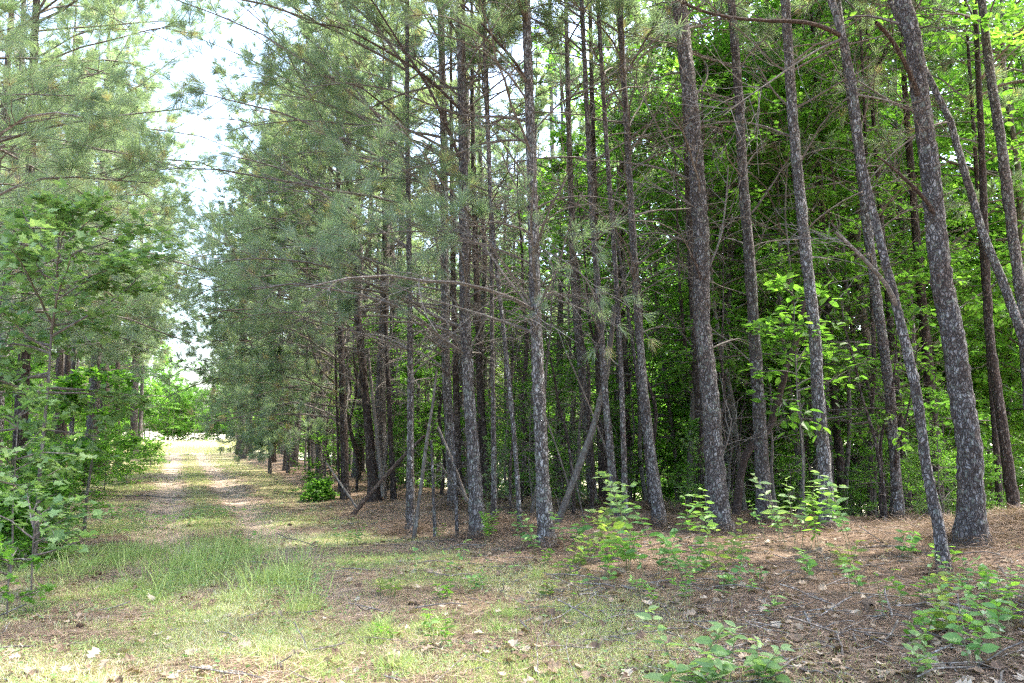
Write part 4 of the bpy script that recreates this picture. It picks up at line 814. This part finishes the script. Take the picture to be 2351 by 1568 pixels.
for i in range(44):
    u, v = (R.uniform(1240, 1760), R.uniform(1275, 1400)) if i < 26 else ((R.uniform(1980, 2340), R.uniform(1330, 1500)) if i < 38 else (R.uniform(900, 1300), R.uniform(1300, 1500)))
    plant(u, v, R.uniform(.15, .42), ['small green seedling low among the needles in front of the middle pines', 'small green seedling on the needles below the needle bank', 'small green sprout in the thin grass of the middle foreground'][0 if i < 26 else (1 if i < 38 else 2)], R.randint(3, 5), R.uniform(.07, .12), LEAF if i % 2 else LONG, 'leaf_plant' if i % 3 else 'leaf', R.randint(1, 2), 300+i,
          ['small seedlings in front of the middle pines', 'small seedlings below the needle bank', 'small sprouts in the middle foreground'][0 if i < 26 else (1 if i < 38 else 2)])
# ------------------------------------------------------------------ ground stuff
def samp(n, y0, y1, mx=.72):
    u = rs.rand(n); y = 1/(1/y0 + u*(1/y1-1/y0)); x = (rs.rand(n)*2-1)*(mx*y+.6); return x, y
def on(x, y, dz=0.0): return np.stack([x, y, H(x, y)+dz], 1)
# short and tall grass
mbg = MB(); x, y = samp(620000, 4.2, 60); g_ = grassy(x, y); k = rs.rand(len(x)) < np.clip(g_, 0, 1)**1.5; x, y = x[k], y[k]
tall = blob(TALL, x, y)*sm(.25, .7, .5*vnoise(x/.16, y/.16, 21)+.5*vnoise(x/.5, y/.5, 22)); n = len(x); dist = np.sqrt(x*x+y*y)
hgt = (.02+.045*rs.rand(n)**2 + .18*tall*rs.rand(n))*(1+.02*dist); wdt = (.0035+.002*rs.rand(n))*np.maximum(1, dist/7)
d = nrm(np.stack([rs.normal(size=n)*.55, rs.normal(size=n)*.55, np.ones(n)], 1)); th = rs.rand(n)*6.28
Xv = nrm(np.cross(d, np.stack([np.cos(th), np.sin(th), 0*th], 1))); Zv = np.cross(Xv, d)
inst(*NEEDLE, on(x, y, -.004), Xv, d, Zv, np.stack([wdt, hgt, hgt*3.0], 1), mbg, 0, np.clip(.3+.45*vnoise(x/.6, y/.6, 5)+.45*rs.rand(n)-.15*tall - .1, 0, 1))
x, y = samp(9000, 6.5, 12); k = blob(TALL[:6], x, y) > .35; x, y = x[k], y[k]; n = len(x)      # long arching blades
hgt = .22+.3*rs.rand(n); d = nrm(np.stack([rs.normal(size=n)*.35, rs.normal(size=n)*.35, np.ones(n)], 1)); th = rs.rand(n)*6.28
Xv = nrm(np.cross(d, np.stack([np.cos(th), np.sin(th), 0*th], 1))); Zv = np.cross(Xv, d)
inst(*NEEDLE, on(x, y, -.004), Xv, d, Zv, np.stack([np.full(n, .007), hgt, hgt*2.2], 1), mbg, 0, .35+.3*rs.rand(n))
tag(mbg.build('grass', M['grass']), 'yellow-green grass growing in patches along the track', 'grass', kind='stuff')
# clover and small broad leaves
mbc = MB(); x, y = samp(260000, 4.2, 60); s_, t_ = st(x, y); c = blob(CLOV, x, y)
e = np.clip(sm(4.6, 3.0, t_)*.07 + .10*sm(-1.6, -2.4, t_)*sm(-5, -3, t_) + .05*sm(4, 8, x), 0, 1)*sm(.45, .7, vnoise(x/.5, y/.5, 31))
k = rs.rand(len(x)) < np.maximum(c*.9, e); x, y = x[k], y[k]; c = c[k]; n = len(x); th = rs.rand(n)*6.28
Xv, Yv, Zv = frames(np.stack([np.cos(th), np.sin(th), .2+0*th], 1), jitter=.4)
inst(*LEAF, on(x, y, 0)+np.stack([0*x, 0*x, .015+(.03+.10*c)*rs.rand(n)], 1), Xv, Yv, Zv, (.022+.025*rs.rand(n))*np.maximum(1, y/9), mbc, 0, .35+.6*rs.rand(n))
tag(mbc.build('ground_cover', M['leaf_bright']), 'small clover-like leaves carpeting parts of the track and its edges', 'ground cover', kind='stuff')
# needle litter
mbn = MB(); x, y = samp(340000, 4.2, 34); g_ = grassy(x, y); s_, t_ = st(x, y); rt = (np.exp(-((t_-.43)/.4)**2)+np.exp(-((t_-1.8)/.45)**2))*sm(8, 14, s_); k = rs.rand(len(x)) < np.clip(1.0-.62*g_, .3, 1)*(1-.75*rt); x, y = x[k], y[k]; n = len(x)
th = rs.rand(n)*6.28+.8*vnoise(x*2, y*2, 9)*3; d = nrm(np.stack([np.cos(th), np.sin(th), .12*rs.normal(size=n)], 1)); Xv, Yv, Zv = frames(d, jitter=.3)
l = .12+.14*rs.rand(n); inst(*NEEDLE, on(x, y, .006)+np.stack([0*x, 0*x, .018*rs.rand(n)], 1), Xv, Yv, Zv, np.stack([.0042*np.maximum(1, y/7), l, l*.6], 1), mbn, 0, np.clip(.02+.8*rs.rand(n)-.22*sm(1, 5, x)+.0*y, 0, 1))
n = 26000; x = 7.6+1.5*rs.normal(size=n); y = 10.5+.8*rs.normal(size=n); th = rs.rand(n)*6.28; d = nrm(np.stack([np.cos(th), np.sin(th), .35*rs.normal(size=n)], 1)); Xv, Yv, Zv = frames(d, jitter=.5)
l = .14+.12*rs.rand(n); inst(*NEEDLE, on(x, y, .01)+np.stack([0*x, 0*x, .09*rs.rand(n)**2], 1), Xv, Yv, Zv, np.stack([np.full(n, .0045), l, l*.6], 1), mbn, 0, .1+.45*rs.rand(n))
for tr in TREES[:28]:
    cx, cy, cz = tr.location; n = 1500; a = rs.rand(n)*6.28; rr = .14+.42*rs.rand(n)**1.3; x = cx+rr*np.cos(a); y = cy+rr*np.sin(a); th = rs.rand(n)*6.28
    d = nrm(np.stack([np.cos(th), np.sin(th), .3*rs.normal(size=n)], 1)); Xv, Yv, Zv = frames(d, jitter=.5); l = .12+.12*rs.rand(n)
    inst(*NEEDLE, on(x, y, .005)+np.stack([0*x, 0*x, (.03+.13*rs.rand(n))*np.exp(-((rr-.14)/.16)**2)], 1), Xv, Yv, Zv, np.stack([np.full(n, .006), l, l*.6], 1), mbn, 0, .05+.55*rs.rand(n))
tag(mbn.build('needle_litter', M['straw']), 'reddish brown fallen pine needles covering the forest floor', 'needle litter', kind='stuff')
# dead oak leaves
OAK = [(0, 0), (.12, .1), (.3, .18), (.17, .32), (.42, .45), (.2, .6), (.3, .8), (0, 1.)]
OAKT = (np.array([[a, b, .25*abs(a)+.12*math.sin(b*5)] for a, b in OAK]+[[-a, b, .25*abs(a)-.1*math.sin(b*4)] for a, b in OAK[1:7]]+[[0, .35, -.02], [0, .68, .02]], float),
        np.array([[0, 1, 2, 14], [14, 2, 3, 4], [14, 4, 5, 15], [15, 5, 6, 7], [0, 14, 9, 8], [14, 11, 10, 9], [14, 15, 12, 11], [15, 7, 13, 12]]))
mbd = MB(); x, y = samp(11000, 4.4, 26); s_, t_ = st(x, y); k = rs.rand(len(x)) < np.clip(.16+.35*sm(0, 3, x)*sm(.35, .65, vnoise(x/.8, y/.8, 41))+.1*sm(2, 4, t_), 0, 1); x, y = x[k], y[k]; n = len(x)
th = rs.rand(n)*6.28; Xv, Yv, Zv = frames(np.stack([np.cos(th), np.sin(th), .25*rs.normal(size=n)], 1), jitter=.35)
inst(*OAKT, on(x, y, .025), Xv, Yv, Zv, (.045+.08*rs.rand(n)), mbd, 0)
tag(mbd.build('dead_leaves', M['dead_leaf']), 'curled tan dead oak leaves scattered over needles and grass', 'dead leaves', kind='stuff')
# little dead twigs over the floor inside the wood
mbt = MB(); n = 4200; x, y = samp(n, 5, 30); s_, t_ = st(x, y); k = (t_ > 3.2) | (t_ < -2.2) | (rs.rand(n) < .12); x, y = x[k], y[k]; n = len(x); th = rs.rand(n)*6.28
P = grow(on(x, y, .012), np.stack([np.cos(th), np.sin(th), .1+0*th], 1), .12+.5*rs.rand(n)**2, 5, np.array([[0, 0, -.12]]), .25, rs)
V, F = tubes(P, np.full((n, 5), .0028)+.0055*rs.rand(n, 1)**3, 4); mbt.add(V, F, 0)
tag(mbt.build('twig_litter', M['twig']), 'thin dead twigs strewn over the forest floor', 'twig litter', kind='stuff')
# grass of the clearing, its colour paled to stand in for sun glare
mbr = MB(); n = 26000; s_ = 56+30*rs.rand(n); t_ = -8+20*rs.rand(n); x = PO[0]+s_*PD[0]+t_*PN[0]; y = PO[1]+s_*PD[1]+t_*PN[1]
d = nrm(np.stack([rs.normal(size=n)*.3, rs.normal(size=n)*.3, np.ones(n)], 1)); th = rs.rand(n)*6.28; Xv = nrm(np.cross(d, np.stack([np.cos(th), np.sin(th), 0*th], 1))); Zv = np.cross(Xv, d)
inst(*NEEDLE, on(x, y), Xv, d, Zv, np.stack([np.full(n, .03), .25+.3*rs.rand(n), np.full(n, .3)], 1), mbr, 0, .85+.3*rs.rand(n))
tag(mbr.build('sunlit_grass', M['grass']), 'pale sunlit grass in the clearing at the end of the track', 'grass', kind='stuff')
print('objects', len(bpy.data.objects), 'faces', sum(len(m.polygons) for m in bpy.data.meshes))
